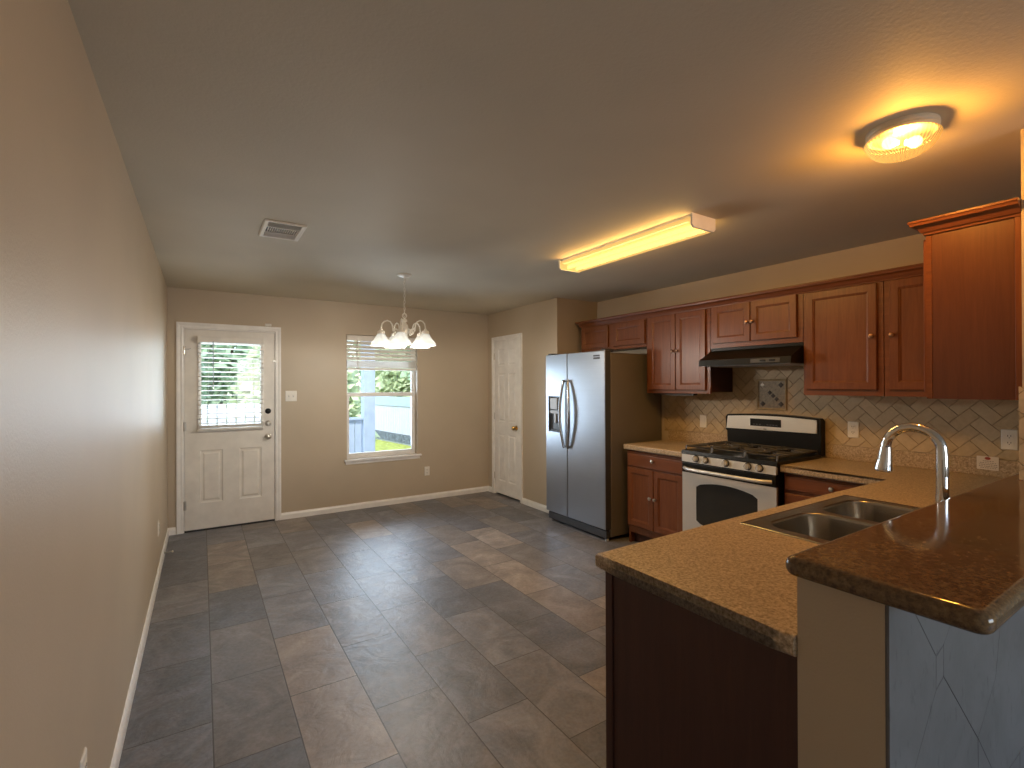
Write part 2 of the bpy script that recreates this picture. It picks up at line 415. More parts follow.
        if smooth is not None:
            wm = o.modifiers.new('face_weighted_normals', 'WEIGHTED_NORMAL'); wm.keep_sharp = True; wm.weight = 60
        if parent is not None: o.parent = parent
        return o
def base_of(o):
    v = Vector((0, 0, 0))
    while o is not None: v += o.location; o = o.parent
    return v
def thing(name, label, cat, loc, group=None, kind=None):
    o = bpy.data.objects.new(name, None); COL.objects.link(o); o.location = loc; o.empty_display_size = .05
    if label: o['label'] = label
    if cat: o['category'] = cat
    if group: o['group'] = group
    if kind: o['kind'] = kind
    return o
def tag(o, label, cat, group=None):
    o['label'] = label; o['category'] = cat
    if group: o['group'] = group
    return o
def struct(o): o['kind'] = 'structure'; return o
def rrect(x0, x1, y0, y1, r, n=6):
    pts = []
    for cx, cy, a0 in ((x1 - r, y1 - r, 0), (x0 + r, y1 - r, 90), (x0 + r, y0 + r, 180), (x1 - r, y0 + r, 270)):
        for k in range(n + 1):
            a = math.radians(a0 + 90 * k / n); pts.append((cx + r * math.cos(a), cy + r * math.sin(a)))
    return pts
FX = lambda x0: (lambda u, v, d: (x0 - d, u, v))          # a face that looks to -x
FY = lambda y0: (lambda u, v, d: (u, y0 - d, v))          # a face that looks to -y
FYp = lambda y0: (lambda u, v, d: (u, y0 + d, v))         # a face that looks to +y

# ------------------------------------------------------------------ the room
xL, D, xP, yP, xR, H = -.284, 5.83, 3.343, 4.277, 3.942, 2.44
yB, xE = -4.0, 6.2                # the living room goes on behind the camera
struct(MB().box(xL - .12, xE + .12, yB - .12, D + .14, -.12, 0).build('floor', 'slate'))
struct(MB().box(xL - .12, xE + .12, yB - .12, D + .14, H, H + .14).build('ceiling', 'ceil'))
struct(MB().box(xL - .12, xL, yB - .12, D + .14, 0, H).build('wall_left', 'wall'))
DX0, DX1, DZ = -.158, .677, 2.05          # back door opening
WX0, WX1, WZ0, WZ1 = 1.433, 2.307, .593, 2.066
us = [xL, DX0, DX1, WX0, WX1, xR + .12]; vs = [0, WZ0, DZ, WZ1, H]
def inc_back(i, j):
    if i == 1 and j < 2: return False
    if i == 3 and j in (1, 2): return False
    return True
struct(MB().cells(us, vs, inc_back, lambda u, v, d: (u, D + d, v), 0, .14).build('wall_back', 'wall'))
PY0, PY1, PZ = 5.022, 5.656, 2.062        # pantry door opening
struct(MB().cells([yP, PY0, PY1, D], [0, PZ, H], lambda i, j: not (i == 1 and j == 0), lambda u, v, d: (xP + d, u, v), 0, .11).build('wall_pantry', 'wall'))
struct(MB().box(xP + .11, xR, yP, yP + .11, 0, H).build('wall_alcove', 'wall'))
struct(MB().box(xR, xR + .12, .395, D, 0, H).build('wall_kitchen', 'wall'))
struct(MB().box(xE, xE + .12, yB, .395, 0, H).build('wall_right', 'wall'))
struct(MB().box(xR + .12, xE + .12, .395, .51, 0, H).build('wall_front', 'wall'))
RX0, RX1, RZ0, RZ1 = .8, 3.8, .6, 2.3
struct(MB().cells([xL, RX0, RX1, xE], [0, RZ0, RZ1, H], lambda i, j: not (i == 1 and j == 1), lambda u, v, d: (u, yB - d, v), 0, .12).build('wall_rear', 'wall'))
w2 = thing('window_2', None, None, (RX0, yB, RZ0), kind='structure')
mb = MB()
for a, b in ((RX0, RX0 + .05), ((RX0 + RX1) / 2 - .025, (RX0 + RX1) / 2 + .025), (RX1 - .05, RX1)): mb.box(a, b, yB - .09, yB - .03, RZ0, RZ1)
mb.box(RX0, RX1, yB - .09, yB - .03, RZ0, RZ0 + .05).box(RX0, RX1, yB - .09, yB - .03, RZ1 - .05, RZ1)
mb.build('window_frame', 'trim', w2)
# wall between kitchen and living room: low under the bar, full height behind the near cabinet
BX0, BY0, BY1 = 1.094, .395, .556
struct(MB().box(BX0, 2.655, BY0, BY1, 0, 1.048).build('wall_bar', 'wall'))
struct(MB().box(2.655, xR, BY0, .508, 0, H).box(2.655, xR, .508, BY1, 0, 1.048).build('wall_stub', 'wall'))

def baseboard(name, pts_fn, a, b):
    prof = [(0, 0), (.013, 0), (.013, .045), (.010, .056), (.0055, .064), (.0055, .070), (0, .072)]
    m = MB(); m.loft([[pts_fn(u, d, z) for d, z in prof] for u in (a, b)], True, True, True)
    return struct(m.build(name, 'trim'))
baseboard('baseboard_left', lambda u, d, z: (xL + d, u, z), yB, D)
baseboard('baseboard_back', lambda u, d, z: (u, D - d, z), .724, xP)
baseboard('baseboard_corner', lambda u, d, z: (u, D - d, z), xL, -.217)
baseboard('baseboard_pantry', lambda u, d, z: (xP - d, u, z), yP - .0, 4.972)
baseboard('baseboard_nook', lambda u, d, z: (xP - d, u, z), 5.70, D)

# ------------------------------------------------------------------ back door
d1 = thing('door_1', None, None, (0, D, 0), kind='structure')
def casing_prof(mp, x0, x1, z1, w, parent, d=.016):
    # mitred frame moulding round three sides; mp(u, v, d)
    prof = [(0, 0), (0, d * .55), (.010, d * .8), (w * .45, d * .72), (w * .75, d), (w, d), (w, 0)]
    m = MB(); loops = []
    for (u, v, su, sv) in ((x0, 0, -1, 0), (x0, z1, -1, 1), (x1, z1, 1, 1), (x1, 0, 1, 0)):
        loops.append([mp(u + su * k, v + sv * k, dd) for k, dd in prof])
    m.loft(loops, True, True, True)
    return m.build('casing', 'trim', parent)
casing_prof(FY(D), DX0 + .004, DX1 - .004, DZ - .004, .057, d1)
m = MB(); m.box(DX0, DX0 + .010, D, D + .14, 0, DZ).box(DX1 - .010, DX1, D, D + .14, 0, DZ).box(DX0, DX1, D, D + .14, DZ - .010, DZ)
m.box(DX0 + .010, DX0 + .026, D + .050, D + .075, 0, DZ - .01).box(DX1 - .026, DX1 - .010, D + .050, D + .075, 0, DZ - .01).box(DX0 + .026, DX1 - .026, D + .050, D + .075, DZ - .026, DZ - .01)
m.build('jamb', 'trim', d1)
MB().box(DX0 + .01, DX1 - .01, D + .0, D + .14, 0, .014).build('threshold', 'dark', d1)
sx0, sx1, sz0, sz1 = DX0 + .013, DX1 - .013, .018, DZ - .013
gx0, gx1, gz0, gz1 = -.035, .562, .995, 1.945
m = MB()
m.paneled(FY(D + .004), [sx0, -.016, .184, .333, .541, sx1], [sz0, .277, .812, sz1], {(1, 1), (3, 1)}, [(.010, -.007), (.024, -.008), (.040, -.001)], .044)
# cut of the lite: build the upper leaf as a frame instead
m.bm.free(); m = MB()
m.paneled(FY(D + .004), [sx0, -.016, .184, .333, .541, sx1], [sz0, .277, .812, gz0 + .02], {(1, 1), (3, 1)}, [(.010, -.007), (.024, -.008), (.040, -.001)], .044, 0.0)
m.paneled(FY(D + .004), [sx0, gx0 + .02, gx1 - .02, sx1], [gz0 + .02, gz1 - .02, sz1], set(), [], .044, 0.0, {(1, 0)})
leaf = m.build('door_leaf', 'door', d1)
m = MB(); w = .032
prof = [(0, 0), (0, .010), (.008, .014), (.022, .012), (w, .004), (w, -.02)]
loops = []
for (u, v, su, sv) in ((gx0, gz0, 1, 1), (gx1, gz0, -1, 1), (gx1, gz1, -1, -1), (gx0, gz1, 1, -1)):
    loops.append([(u + su * k, D + .004 - dd, v + sv * k) for k, dd in prof])
loops.append(loops[0]); m.loft(loops, False)
m.build('glass_frame', 'trim', d1)
MB().box(gx0 + .02, gx1 - .02, D + .022, D + .028, gz0 + .02, gz1 - .02).build('pane', 'pane', d1)
for z in (.27, 1.06, 1.82):
    MB().tube([(sx0 - .004, D - .006, z - .045), (sx0 - .004, D - .006, z + .045)], .006, 8).box(sx0 - .01, sx0 + .014, D - .003, D + .004, z - .045, z + .045).build('hinge', 'nickel', d1, 40)
o = MB().lathe([(.0, -.016), (.018, -.016), (.025, -.012), (.030, 0)], (.604, D + .003, 1.193), 24, 'Y', True).build('deadbolt_keypad', 'black', d1, 40); o['label'] = 'black round deadbolt'
def knob_profile(s=1.0): return [(0.0, -.062 * s), (.014 * s, -.061 * s), (.024 * s, -.054 * s), (.027 * s, -.044 * s), (.022 * s, -.034 * s), (.012 * s, -.028 * s), (.010 * s, -.010 * s), (.020 * s, -.008 * s), (.030 * s, -.004 * s), (.032 * s, 0)]
MB().lathe([(.0, -.020), (.012, -.020), (.018, -.012), (.026, -.010), (.030, -.004), (.031, 0)], (.604, D + .003, 1.062), 24, 'Y').box(.599, .609, D - .035, D - .012, 1.044, 1.080, .002).build('deadbolt', 'nickel', d1, 40)
MB().lathe(knob_profile(), (.602, D + .003, .918), 24, 'Y').build('door_knob', 'nickel', d1, 40)
for (x, z) in ((sx0 + .01, 1.835), (sx1, 1.735)):
    MB().box(x - .016, x + .030, D - .012, D - .0005, z - .007, z + .007, .002).tube([(x + .03, D - .006, z), (x + .045, D - .012, z + .012)], .003, 6).build('latch', 'nickel', d1, 40)

o = tag(MB().box(.575, .637, D - .021, D - .0002, 2.107, 2.135, .004).build('door_sensor', 'plastic'), 'small white alarm sensor above the top right corner of the back door', 'sensor')

def slat_blind(x0, x1, yc, zs, ang, mbk, wslat=.048, t=.0026):
    for z in zs:
        c, s = math.cos(ang), math.sin(ang); pr = []
        for k in range(5):
            u = -wslat / 2 + wslat * k / 4; cv = .0025 * (1 - (2 * k / 4 - 1) ** 2)
            pr.append((u * c - cv * s, u * s + cv * c))
        lo = [(yc + a, z + b) for a, b in pr]; hi = [(yc + a + t * s * -1, z + b + t * c) for a, b in reversed(pr)]
        lp = lo + hi
        mbk.loft([[(x0, a, b) for a, b in lp], [(x1, a, b) for a, b in lp]], True, True, True)
bl = thing('window_blind', 'lowered white horizontal blind with open slats over the back door glass', 'blind', (.265, D - .03, 1.0))
bx0, bx1, by = -.030, .555, D - .034
MB().box(bx0 - .004, bx1 + .004, by - .028, by + .026, 1.905, 1.965, .003).build('headrail', 'door', bl)
m = MB(); slat_blind(bx0, bx1, by, [1.085 + .0475 * k for k in range(18)], -.16, m, .048, .0045); m.build('slat', 'plastic', bl, 30)
m = MB(); slat_blind(bx0, bx1, by, [1.040 + .0045 * k for k in range(6)], 0, m); m.box(bx0, bx1, by - .025, by + .025, 1.016, 1.036, .003); m.build('bottom_rail', 'plastic', bl)
for x in (bx0 + .09, bx1 - .09):
    for dy in (-.027, .027): MB().tube([(x, by + dy, 1.03), (x, by + dy, 1.91)], .0012, 5).build('ladder_cord', 'plastic', bl)
MB().tube([(.098, by - .034, 1.92), (.100, by - .036, 1.45)], .004, 8).build('tilt_wand', 'grey', bl, 40)
for x in (bx0, bx1): MB().box(x - .012, x + .012, by - .02, D + .0, 1.005, 1.02, .002).build('hold_down_bracket', 'plastic', bl)

# ------------------------------------------------------------------ window in the back wall
w1 = thing('window_1', None, None, (WX0, D, WZ0), kind='structure')
yo = D + .088
m = MB()
for a, b, c, d in ((WX0, WX0 + .016, WZ0, WZ1), (WX1 - .016, WX1, WZ0, WZ1), (WX0 + .016, WX1 - .016, WZ0, WZ0 + .022), (WX0 + .016, WX1 - .016, WZ1 - .022, WZ1)): m.box(a, b, yo, yo + .055, c, d, .003)
m.build('window_frame', 'trim', w1)
zm = 1.355
m = MB()   # lower sash in front, upper behind
for a, b, c, d in ((WX0 + .016, WX0 + .046, WZ0 + .022, zm + .018), (WX1 - .046, WX1 - .016, WZ0 + .022, zm + .018), (WX0 + .046, WX1 - .046, WZ0 + .022, WZ0 + .062), (WX0 + .046, WX1 - .046, zm - .022, zm + .018)): m.box(a, b, yo - .012, yo + .022, c, d, .003)
m.box(1.83, 1.90, yo - .022, yo - .005, zm + .016, zm + .026, .003)
m.build('lower_sash', 'trim', w1)
m = MB()
for a, b, c, d in ((WX0 + .016, WX0 + .036, zm + .018, WZ1 - .022), (WX1 - .036, WX1 - .016, zm + .018, WZ1 - .022), (WX0 + .036, WX1 - .036, zm - .01, zm + .025), (WX0 + .036, WX1 - .036, WZ1 - .046, WZ1 - .022)): m.box(a, b, yo + .024, yo + .05, c, d, .003)
m.build('upper_sash', 'trim', w1)
MB().box(WX0 + .042, WX1 - .042, yo + .003, yo + .008, WZ0 + .058, zm - .018).build('lower_pane', 'pane', w1)
MB().box(WX0 + .032, WX1 - .032, yo + .034, yo + .039, zm + .02, WZ1 - .040).build('upper_pane', 'pane', w1)
m = MB(); m.box(WX0 - .030, WX1 + .045, D - .038, D + .075, WZ0 - .020, WZ0 + .002, .004).box(WX0 - .018, WX1 + .030, D - .015, D, WZ0 - .055, WZ0 - .020, .003)
m.build('sill', 'trim', w1)
b2 = thing('window_blind', 'raised white slat blind at the top of the back wall window', 'blind', (1.87, D + .03, 1.66))
bx0, bx1, by = WX0 + .006, WX1 - .006, D + .034
MB().box(bx0, bx1, by - .030, by - .020, 1.995, 2.062, .003).box(bx0, bx1, by - .02, by + .03, 2.015, 2.062).build('headrail', 'plastic', b2)
m = MB(); slat_blind(bx0 + .004, bx1 - .004, by, [1.79 + .046 * k for k in range(5)], .95, m); m.build('slat', 'plastic', b2, 30)
m = MB(); slat_blind(bx0 + .004, bx1 - .004, by, [1.682 + .0052 * k for k in range(16)], .02, m); m.build('stacked_slat', 'plastic', b2, 30)
MB().box(bx0 + .004, bx1 - .004, by - .026, by + .026, 1.650, 1.676, .003).build('bottom_rail', 'plastic', b2)
for x in (bx0 + .12, bx1 - .14):
    for dy in (-.028, .028): MB().tube([(x, by + dy, 1.66), (x, by + dy, 2.02)], .0024, 5).build('ladder_cord', 'plastic', b2)
MB().tube([(1.565, by - .036, 2.02), (1.567, by - .040, 1.39)], .0045, 8).build('tilt_wand', 'plastic', b2, 40)

# ------------------------------------------------------------------ pantry door
d2 = thing('door_2', None, None, (xP, (PY0 + PY1) / 2, 0), kind='structure')
casing_prof(FX(xP), PY0 + .004, PY1 - .004, PZ - .004, .052, d2)
m = MB(); m.box(xP, xP + .11, PY0, PY0 + .010, 0, PZ).box(xP, xP + .11, PY1 - .010, PY1, 0, PZ).box(xP, xP + .11, PY0, PY1, PZ - .010, PZ); m.build('jamb', 'trim', d2)
a, b = PY0 + .013, PY1 - .013; cmid = (a + b) / 2
m = MB(); m.paneled(FX(xP - .002), [a, a + .095, cmid - .04, cmid + .04, b - .095, b], [.025, .20, .82, .98, 1.62, 1.72, 1.94, PZ - .013], {(i, j) for i in (1, 3) for j in (1, 3, 5)}, [(.008, -.007), (.020, -.008), (.034, -.001)], .035)
m.build('door_leaf', 'trim', d2)
MB().lathe([(0, -.066), (.014, -.065), (.025, -.057), (.028, -.046), (.022, -.034), (.012, -.027), (.010, -.010), (.022, -.008), (.031, -.004), (.033, 0)], (xP - .002, 5.113, .922), 24, 'X').build('door_knob', 'brass', d2, 40)
for z in (.25, 1.05, 1.85): MB().tube([(xP - .008, b + .003, z - .045), (xP - .008, b + .003, z + .045)], .006, 8).build('hinge', 'nickel', d2, 40)

# ------------------------------------------------------------------ switches and outlets
def plate(name, label, cat, mp, u, v, w, h, kind='duplex', group=None):
    c = Vector(mp(u, v, 0)); t = thing(name, label, cat, c, group)
    m = MB()
    lp = [[mp(u + x, v + y, d) for x, y in rrect(-w / 2 + k, w / 2 - k, -h / 2 + k, h / 2 - k, .004, 3)] for k, d in ((0, .0004), (0, .003), (.004, .006))]
    m.loft(lp, True, True, True).build('cover_plate', 'plastic', t)
    if kind == 'duplex':
        for s in (-.0195, .0195):
            f = MB().loft([[mp(u + x, v + s + y, d) for x, y in rrect(-.017, .017, -.0135, .0135, .009, 4)] for d in (.0055, .0085)], True, False, True).build('socket', 'plastic', t)
            g = MB()
            for dx in (-.0065, .0065): g.loft([[mp(u + dx + x, v + s + .003 + y, d) for x, y in ((-.0014, -.0045), (.0014, -.0045), (.0014, .0045), (-.0014, .0045))] for d in (.008, .0092)], True, False, True)
            g.loft([[mp(u + x, v + s - .008 + y, d) for x, y in rrect(-.0022, .0022, -.0022, .0022, .002, 2)] for d in (.008, .0092)], True, False, True)
            g.build('slot', 'dark', f)
    elif kind == 'toggles':
        for s in (-.023, .023):
            MB().loft([[mp(u + s + x, v + y, d) for x, y in ((-.0055, -.012), (.0055, -.012), (.0055, .012), (-.0055, .012))] for d in (.0055, .0064)], True, False, True).build('switch_slot', 'grey', t)
            MB().loft([[mp(u + s + x * k, v + y * k + o, d) for x, y in ((-.0042, -.007), (.0042, -.007), (.0042, .007), (-.0042, .007))] for k, o, d in ((1, 0, .006), (.8, .008, .018))], True, False, True).build('toggle', 'plastic', t)
    else:
        MB().loft([[mp(u + x, v + y, d) for x, y in ((-.0165, -.033), (.0165, -.033), (.0165, .033), (-.0165, .033))] for d in (.0055, .0085)], True, False, True).build('rocker', 'plastic', t)
    return t
plate('light_switch', 'white double toggle switch plate on the wall right of the back door', 'switch', FY(D), .832, 1.352, .116, .116, 'toggles')
plate('wall_outlet', 'white outlet low on the back wall right of the window', 'outlet', FY(D), 2.435, .365, .070, .115)
FXp = lambda x0: (lambda u, v, d: (x0 + d, u, v))
plate('wall_outlet', 'white outlet low on the left wall near the back door', 'outlet', FXp(xL), 4.60, .376, .070, .115)
plate('wall_outlet', 'white outlet low on the left wall at the bottom edge of the photo', 'outlet', FXp(xL), 1.80, .372, .070, .115)
ds = thing('door_stop', 'small spring door stop sticking out of the left baseboard', 'door stop', (xL + .014, 5.08, .045))
m = MB(); m.tube([(xL + .015 + .052 * k / 90, 5.08 + .0055 * math.cos(k * PI / 5), .045 + .0055 * math.sin(k * PI / 5)) for k in range(91)], .0012, 5); m.lathe([(.011, 0), (.010, .004), (.004, .006)], (xL + .0135, 5.08, .045), 14, 'X', True, True); m.build('spring', 'nickel', ds, 40)
MB().lathe([(0, 0), (.007, 0), (.008, .003), (.008, .012), (0, .013)], (xL + .065, 5.08, .045), 14, 'X').build('rubber_tip', 'plastic', ds, 40)

# ------------------------------------------------------------------ ceiling vent
vt = thing('ceiling_vent', 'white metal air vent with louvres in the ceiling left of the middle', 'vent', (.43, 3.33, H))
vx0, vx1, vy0, vy1 = .31, .545, 3.155, 3.510
m = MB(); loops = []
prof = [(0, .0005), (0, .006), (.006, .010), (.024, .008), (.028, .001)]
for (x, y, sx, sy) in ((vx0, vy0, 1, 1), (vx1, vy0, -1, 1), (vx1, vy1, -1, -1), (vx0, vy1, 1, -1)): loops.append([(x + sx * k, y + sy * k, H - d) for k, d in prof])
loops.append(loops[0]); m.loft(loops, False).build('vent_frame', 'plastic', vt)
MB().box(vx0 + .026, vx1 - .026, vy0 + .026, vy1 - .026, H - .0015, H - .0006).build('duct_backing', 'dark', vt)
def vane(m, p, q, ang):  # a thin louvre blade between two ceiling points
    p, q = Vector(p), Vector(q); t = (q - p).normalized(); s = t.cross(Vector((0, 0, 1)))
    wv = s * math.cos(ang) + Vector((0, 0, -1)) * math.sin(ang); a = wv * .007; n = wv.cross(t) * .0007
    m.loft([[p + n, p + a + n, p + a - n, p - n], [q + n, q + a + n, q + a - n, q - n]], True, True, True)
m = MB(); zt = H - .002
for k in range(3): vane(m, (vx0 + .028, vy0 + .048 + .022 * k, zt), (vx1 - .028, vy0 + .048 + .022 * k, zt), 1.25)
m.build('side_louvre', 'plastic', vt); m = MB()
for k in range(3): vane(m, (vx1 - .028, vy1 - .048 - .022 * k, zt), (vx0 + .028, vy1 - .048 - .022 * k, zt), 1.25)
m.build('side_louvre', 'plastic', vt)
m = MB()
for k in range(14): vane(m, (vx0 + .036 + .0125 * k, vy0 + .118, zt), (vx0 + .036 + .0125 * k, vy1 - .118, zt), 1.0)
m.box(vx0 + .026, vx1 - .026, vy0 + .112, vy0 + .117, H - .010, H - .002).box(vx0 + .026, vx1 - .026, vy1 - .117, vy1 - .112, H - .010, H - .002)
m.build('middle_louvre', 'plastic', vt)

# ------------------------------------------------------------------ kitchen lamps
fl = thing('fluorescent_light', 'long box-shaped fluorescent ceiling fixture glowing yellow', 'ceiling light', (2.45, 2.36, H))
fx0, fx1, fy0, fy1 = 2.345, 2.555, 1.755, 2.975
MB().box(fx0 + .008, fx1 - .008, fy0 + .02, fy1 - .02, H - .045, H - .0005, .004).build('housing', 'lamp_white', fl)
pr = [(fx0, H - .022), (fx0 + .004, H - .066), (fx0 + .016, H - .078), (fx1 - .016, H - .078), (fx1 - .004, H - .066), (fx1, H - .022)]
m = MB(); m.loft([[(x, y, z) for x, z in pr] for y in (fy0 + .012, fy1 - .012)], False).build('lens', 'lens', fl)
for y0, y1 in ((fy0, fy0 + .013), (fy1 - .013, fy1)):
    MB().prism([(fx0 - .002, H - .001), (fx0 - .002, H - .066), (fx0 + .014, H - .080), (fx1 - .014, H - .080), (fx1 + .002, H - .066), (fx1 + .002, H - .001)], y0, y1, 'Y').build('end_cap', 'lamp_white', fl)
for x in (fx0 + .062, fx1 - .062): MB().tube([(x, fy0 + .04, H - .062), (x, fy1 - .04, H - .062)], .013, 12).build('tube', 'tube', fl, 40)
light('fluorescent_down', 'AREA', (2.45, 2.36, H - .074), 30, (1, .66, .28), (0, 0, 0), shape='RECTANGLE', size=.17, size_y=1.14)
for sg in (-1, 1): light('fluorescent_side', 'AREA', (2.45 + sg * .097, 2.36, H - .050), 4, (1, .64, .25), (0, -sg * math.radians(108), 0), shape='RECTANGLE', size=.02, size_y=1.14)
dcx, dcy = 2.262, .752
dm = thing('dome_light', 'round ribbed glass flush dome light glowing amber above the bar', 'ceiling light', (dcx, dcy, H))
c = (dcx, dcy, H)
MB().lathe([(.0, -.0005), (.112, -.0005), (.113, -.012), (.109, -.018), (.112, -.024), (.106, -.032), (.101, -.033)], c, 48).build('ceiling_pan', 'lamp_warm_lit', dm, 30)
MB().lathe([(.1015, -.0328), (.096, -.028), (.04, -.020), (.0, -.020)], c, 48).build('reflector', 'reflector', dm, 30)
prof = [(.100, -.029), (.106, -.034), (.116, -.038), (.1175, -.044), (.114, -.050), (.109, -.062), (.099, -.078), (.083, -.093), (.061, -.104), (.036, -.110), (.012, -.112), (.0, -.1122)]
MB().lathe(prof, c, 192, rib=.012, ribn=48).build('glass_bowl', 'dome_glass', dm, 60)
for s in (-1, 1):
    a = math.radians(-38); ux = Vector((math.cos(a), math.sin(a), 0)); p = Vector(c) + Vector((0, 0, -.052))
    m = MB(); m.tube([p + ux * s * d for d in (.014, .020, .030, .042, .054, .064, .070)], [.011, .011, .017, .022, .022, .015, .004], 16)
    m.build('bulb', 'bulb_warm', dm, 60)
light('dome_lamp', 'POINT', (dcx, dcy, H - .070), 52, WARM, shadow_soft_size=.035)

# ------------------------------------------------------------------ chandelier
cx, cyy = 1.505, 4.10
ch = thing('chandelier', 'white five-arm chandelier with frosted glass shades hanging before the window', 'chandelier', (cx, cyy, H))
MB().lathe([(0, -.0005), (.062, -.0005), (.064, -.006), (.050, -.016), (.022, -.024), (.010, -.030), (0, -.032)], (cx, cyy, H), 32).build('ceiling_canopy', 'lamp_white', ch, 40)
m = MB(); z = H - .030; k = 0
while z > 2.098:
    L = .034; pts = []
    for i in range(12):
        a = 2 * PI * i / 12; u, v = .0085 * math.cos(a), (L / 2) * math.sin(a)
        pts.append((cx + (u if k % 2 else 0), cyy + (0 if k % 2 else u), z - L / 2 + v))
    m.tube(pts, .0018, 6, True); z -= L - .006; k += 1
m.build('chain', 'lamp_white', ch, 60)
m = MB(); m.tube([(cx + .011 * math.sin(t * 2.1) * (1 if t < 9 else .3), cyy + .009 * math.cos(t * 1.7), H - .028 - t * .030) for t in range(12)], .0022, 6)
m.build('lamp_cord', 'plastic', ch, 60)
m = MB(); m.tube([(cx + .020 * math.cos(2 * PI * i / 20), cyy, 2.078 + .020 * math.sin(2 * PI * i / 20)) for i in range(20)], .0035, 8, True).build('hanging_ring', 'lamp_white', ch, 60)
MB().lathe([(0, 2.052), (.008, 2.050), (.010, 2.042), (.022, 2.032), (.025, 2.022), (.015, 2.012), (.016, 2.002), (.030, 1.982), (.036, 1.955), (.035, 1.92), (.026, 1.90), (.034, 1.885), (.030, 1.865), (.012, 1.845), (.009, 1.825), (.014, 1.812), (.010, 1.798), (.004, 1.785), (0, 1.765)], (cx, cyy, .01), 24).build('centre_column', 'lamp_white', ch, 40)
for k in range(5):
    a = math.radians(240.8 + 72 * k); ca, sa = math.cos(a), math.sin(a)
    P = lambda r, z: (cx + (r - .019 * max(0, min(1, (r - .06) / .14))) * ca, cyy + (r - .019 * max(0, min(1, (r - .06) / .14))) * sa, z + .02)
    pts = []
    for i in range(15):   # little scroll near the column
        t = i / 14; an = PI * 2.3 * (1 - t) + .2; rr = .010 + .020 * t
        pts.append(P(.078 + rr * math.cos(an) - .0, 1.912 + rr * math.sin(an)))
    arc = [(.106, 1.925), (.108, 1.950), (.114, 1.978), (.132, 2.000), (.162, 2.010), (.192, 2.001), (.211, 1.979), (.218, 1.950), (.219, 1.920)]
    pts += [P(r, z) for r, z in arc]
    m = MB(); m.tube(pts, .0062, 8); m.tube([P(.030, 1.945), P(.062, 1.93), P(.10, 1.945)], .005, 8)
    m.build('arm', 'lamp_white', ch, 60)
    c0 = P(.219, 0)
    MB().lathe([(.0, 1.935), (.012, 1.934), (.014, 1.922), (.028, 1.916), (.032, 1.905), (.031, 1.888), (.034, 1.882)], (c0[0], c0[1], .02), 24).build('shade_cap', 'lamp_white', ch, 40)
    prof = [(0.03, 1.892), (0.0364, 1.884), (0.0436, 1.868), (0.054, 1.85), (0.0668, 1.834), (0.078, 1.822), (0.0852, 1.81), (0.0884, 1.797), (0.0892, 1.789), (0.0868, 1.789), (0.0852, 1.797), (0.0812, 1.809), (0.074, 1.82), (0.0636, 1.831), (0.0508, 1.847), (0.0412, 1.864), (0.034, 1.88)]
    s = MB().lathe(prof, (c0[0], c0[1], .02), 36).build('glass_shade', 'shade', ch, 60)
    light('chandelier_lamp', 'POINT', P(.219, 1.758), 10.5, (1, .93, .82), shadow_soft_size=.03)
    MB().lathe([(0, 1.800), (.014, 1.803), (.022, 1.814), (.024, 1.826), (.020, 1.840), (.013, 1.852), (.013, 1.872), (0, 1.874)], (c0[0], c0[1], .02), 20).build('bulb', 'bulb_white', ch, 60)

# ------------------------------------------------------------------ backsplash of herringbone travertine on the kitchen wall
def clip(poly, u0, u1, v0, v1):
    for ax, lim, sg in ((0, u0, 1), (0, u1, -1), (1, v0, 1), (1, v1, -1)):
        out = []
        for i in range(len(poly)):
            p, q = poly[i], poly[(i + 1) % len(poly)]
            dp, dq = (p[ax] - lim) * sg, (q[ax] - lim) * sg
            if dp >= 0: out.append(p)
            if dp * dq < 0:
                t = dp / (dp - dq); out.append((p[0] + (q[0] - p[0]) * t, p[1] + (q[1] - p[1]) * t))
        poly = out
        if len(poly) < 3: return []
    return poly
def herringbone(mp, rects, name, w=.070, gap=.0024, d0=.003, d1=.009):
    m = MB(); lay = m.bm.faces.layers.float.new('tint'); m.lay = lay
    for (u0, u1, v0, v1) in rects:
        n = int((u1 - u0 + v1 - v0) / w) + 6
        for i in range(-n, n):
            for j in range(-n, n):
                k = (i - j) % 4   # 2:1 herringbone on a square grid
                if k == 0: cell = (i, j, 2, 1)
                elif k == 3: cell = (i, j, 1, 2)
                else: continue
                a, b, ww, hh = cell
                sq = [(a * w + gap / 2, b * w + gap / 2), ((a + ww) * w - gap / 2, b * w + gap / 2), ((a + ww) * w - gap / 2, (b + hh) * w - gap / 2), (a * w + gap / 2, (b + hh) * w - gap / 2)]
                r2 = math.sqrt(.5)
                p = [(u0 + .35 + (x - y) * r2, v0 + (x + y) * r2) for x, y in sq]
                p = clip(p, u0, u1, v0, v1)
                if len(p) < 3: continue
                cu = sum(x for x, _ in p) / len(p); cv = sum(y for _, y in p) / len(p)
                loops = [[mp(x, y, d0) for x, y in p], [mp(x, y, d1 - .0012) for x, y in p], [mp(x + (cu - x) * .025, y + (cv - y) * .025, d1) for x, y in p]]
                tn = random.random(); nf = len(m.bm.faces)
                try: m.loft(loops, True, False, True)
                except ValueError: continue
                m.bm.faces.ensure_lookup_table()
                for f in m.bm.faces[nf:]: f[lay] = tn
    return m
rects = [(.53, 3.29, 1.017, 1.62)]
bs = thing('backsplash', None, None, (xR, 1.9, 1.02), kind='structure')
MB().box(xR - .0035, xR - .0003, .53, 3.29, 1.0, 1.62).build('grout_bed', 'grout', bs)
herringbone(FX(xR), rects, 'tile').build('tile', 'travertine', bs)
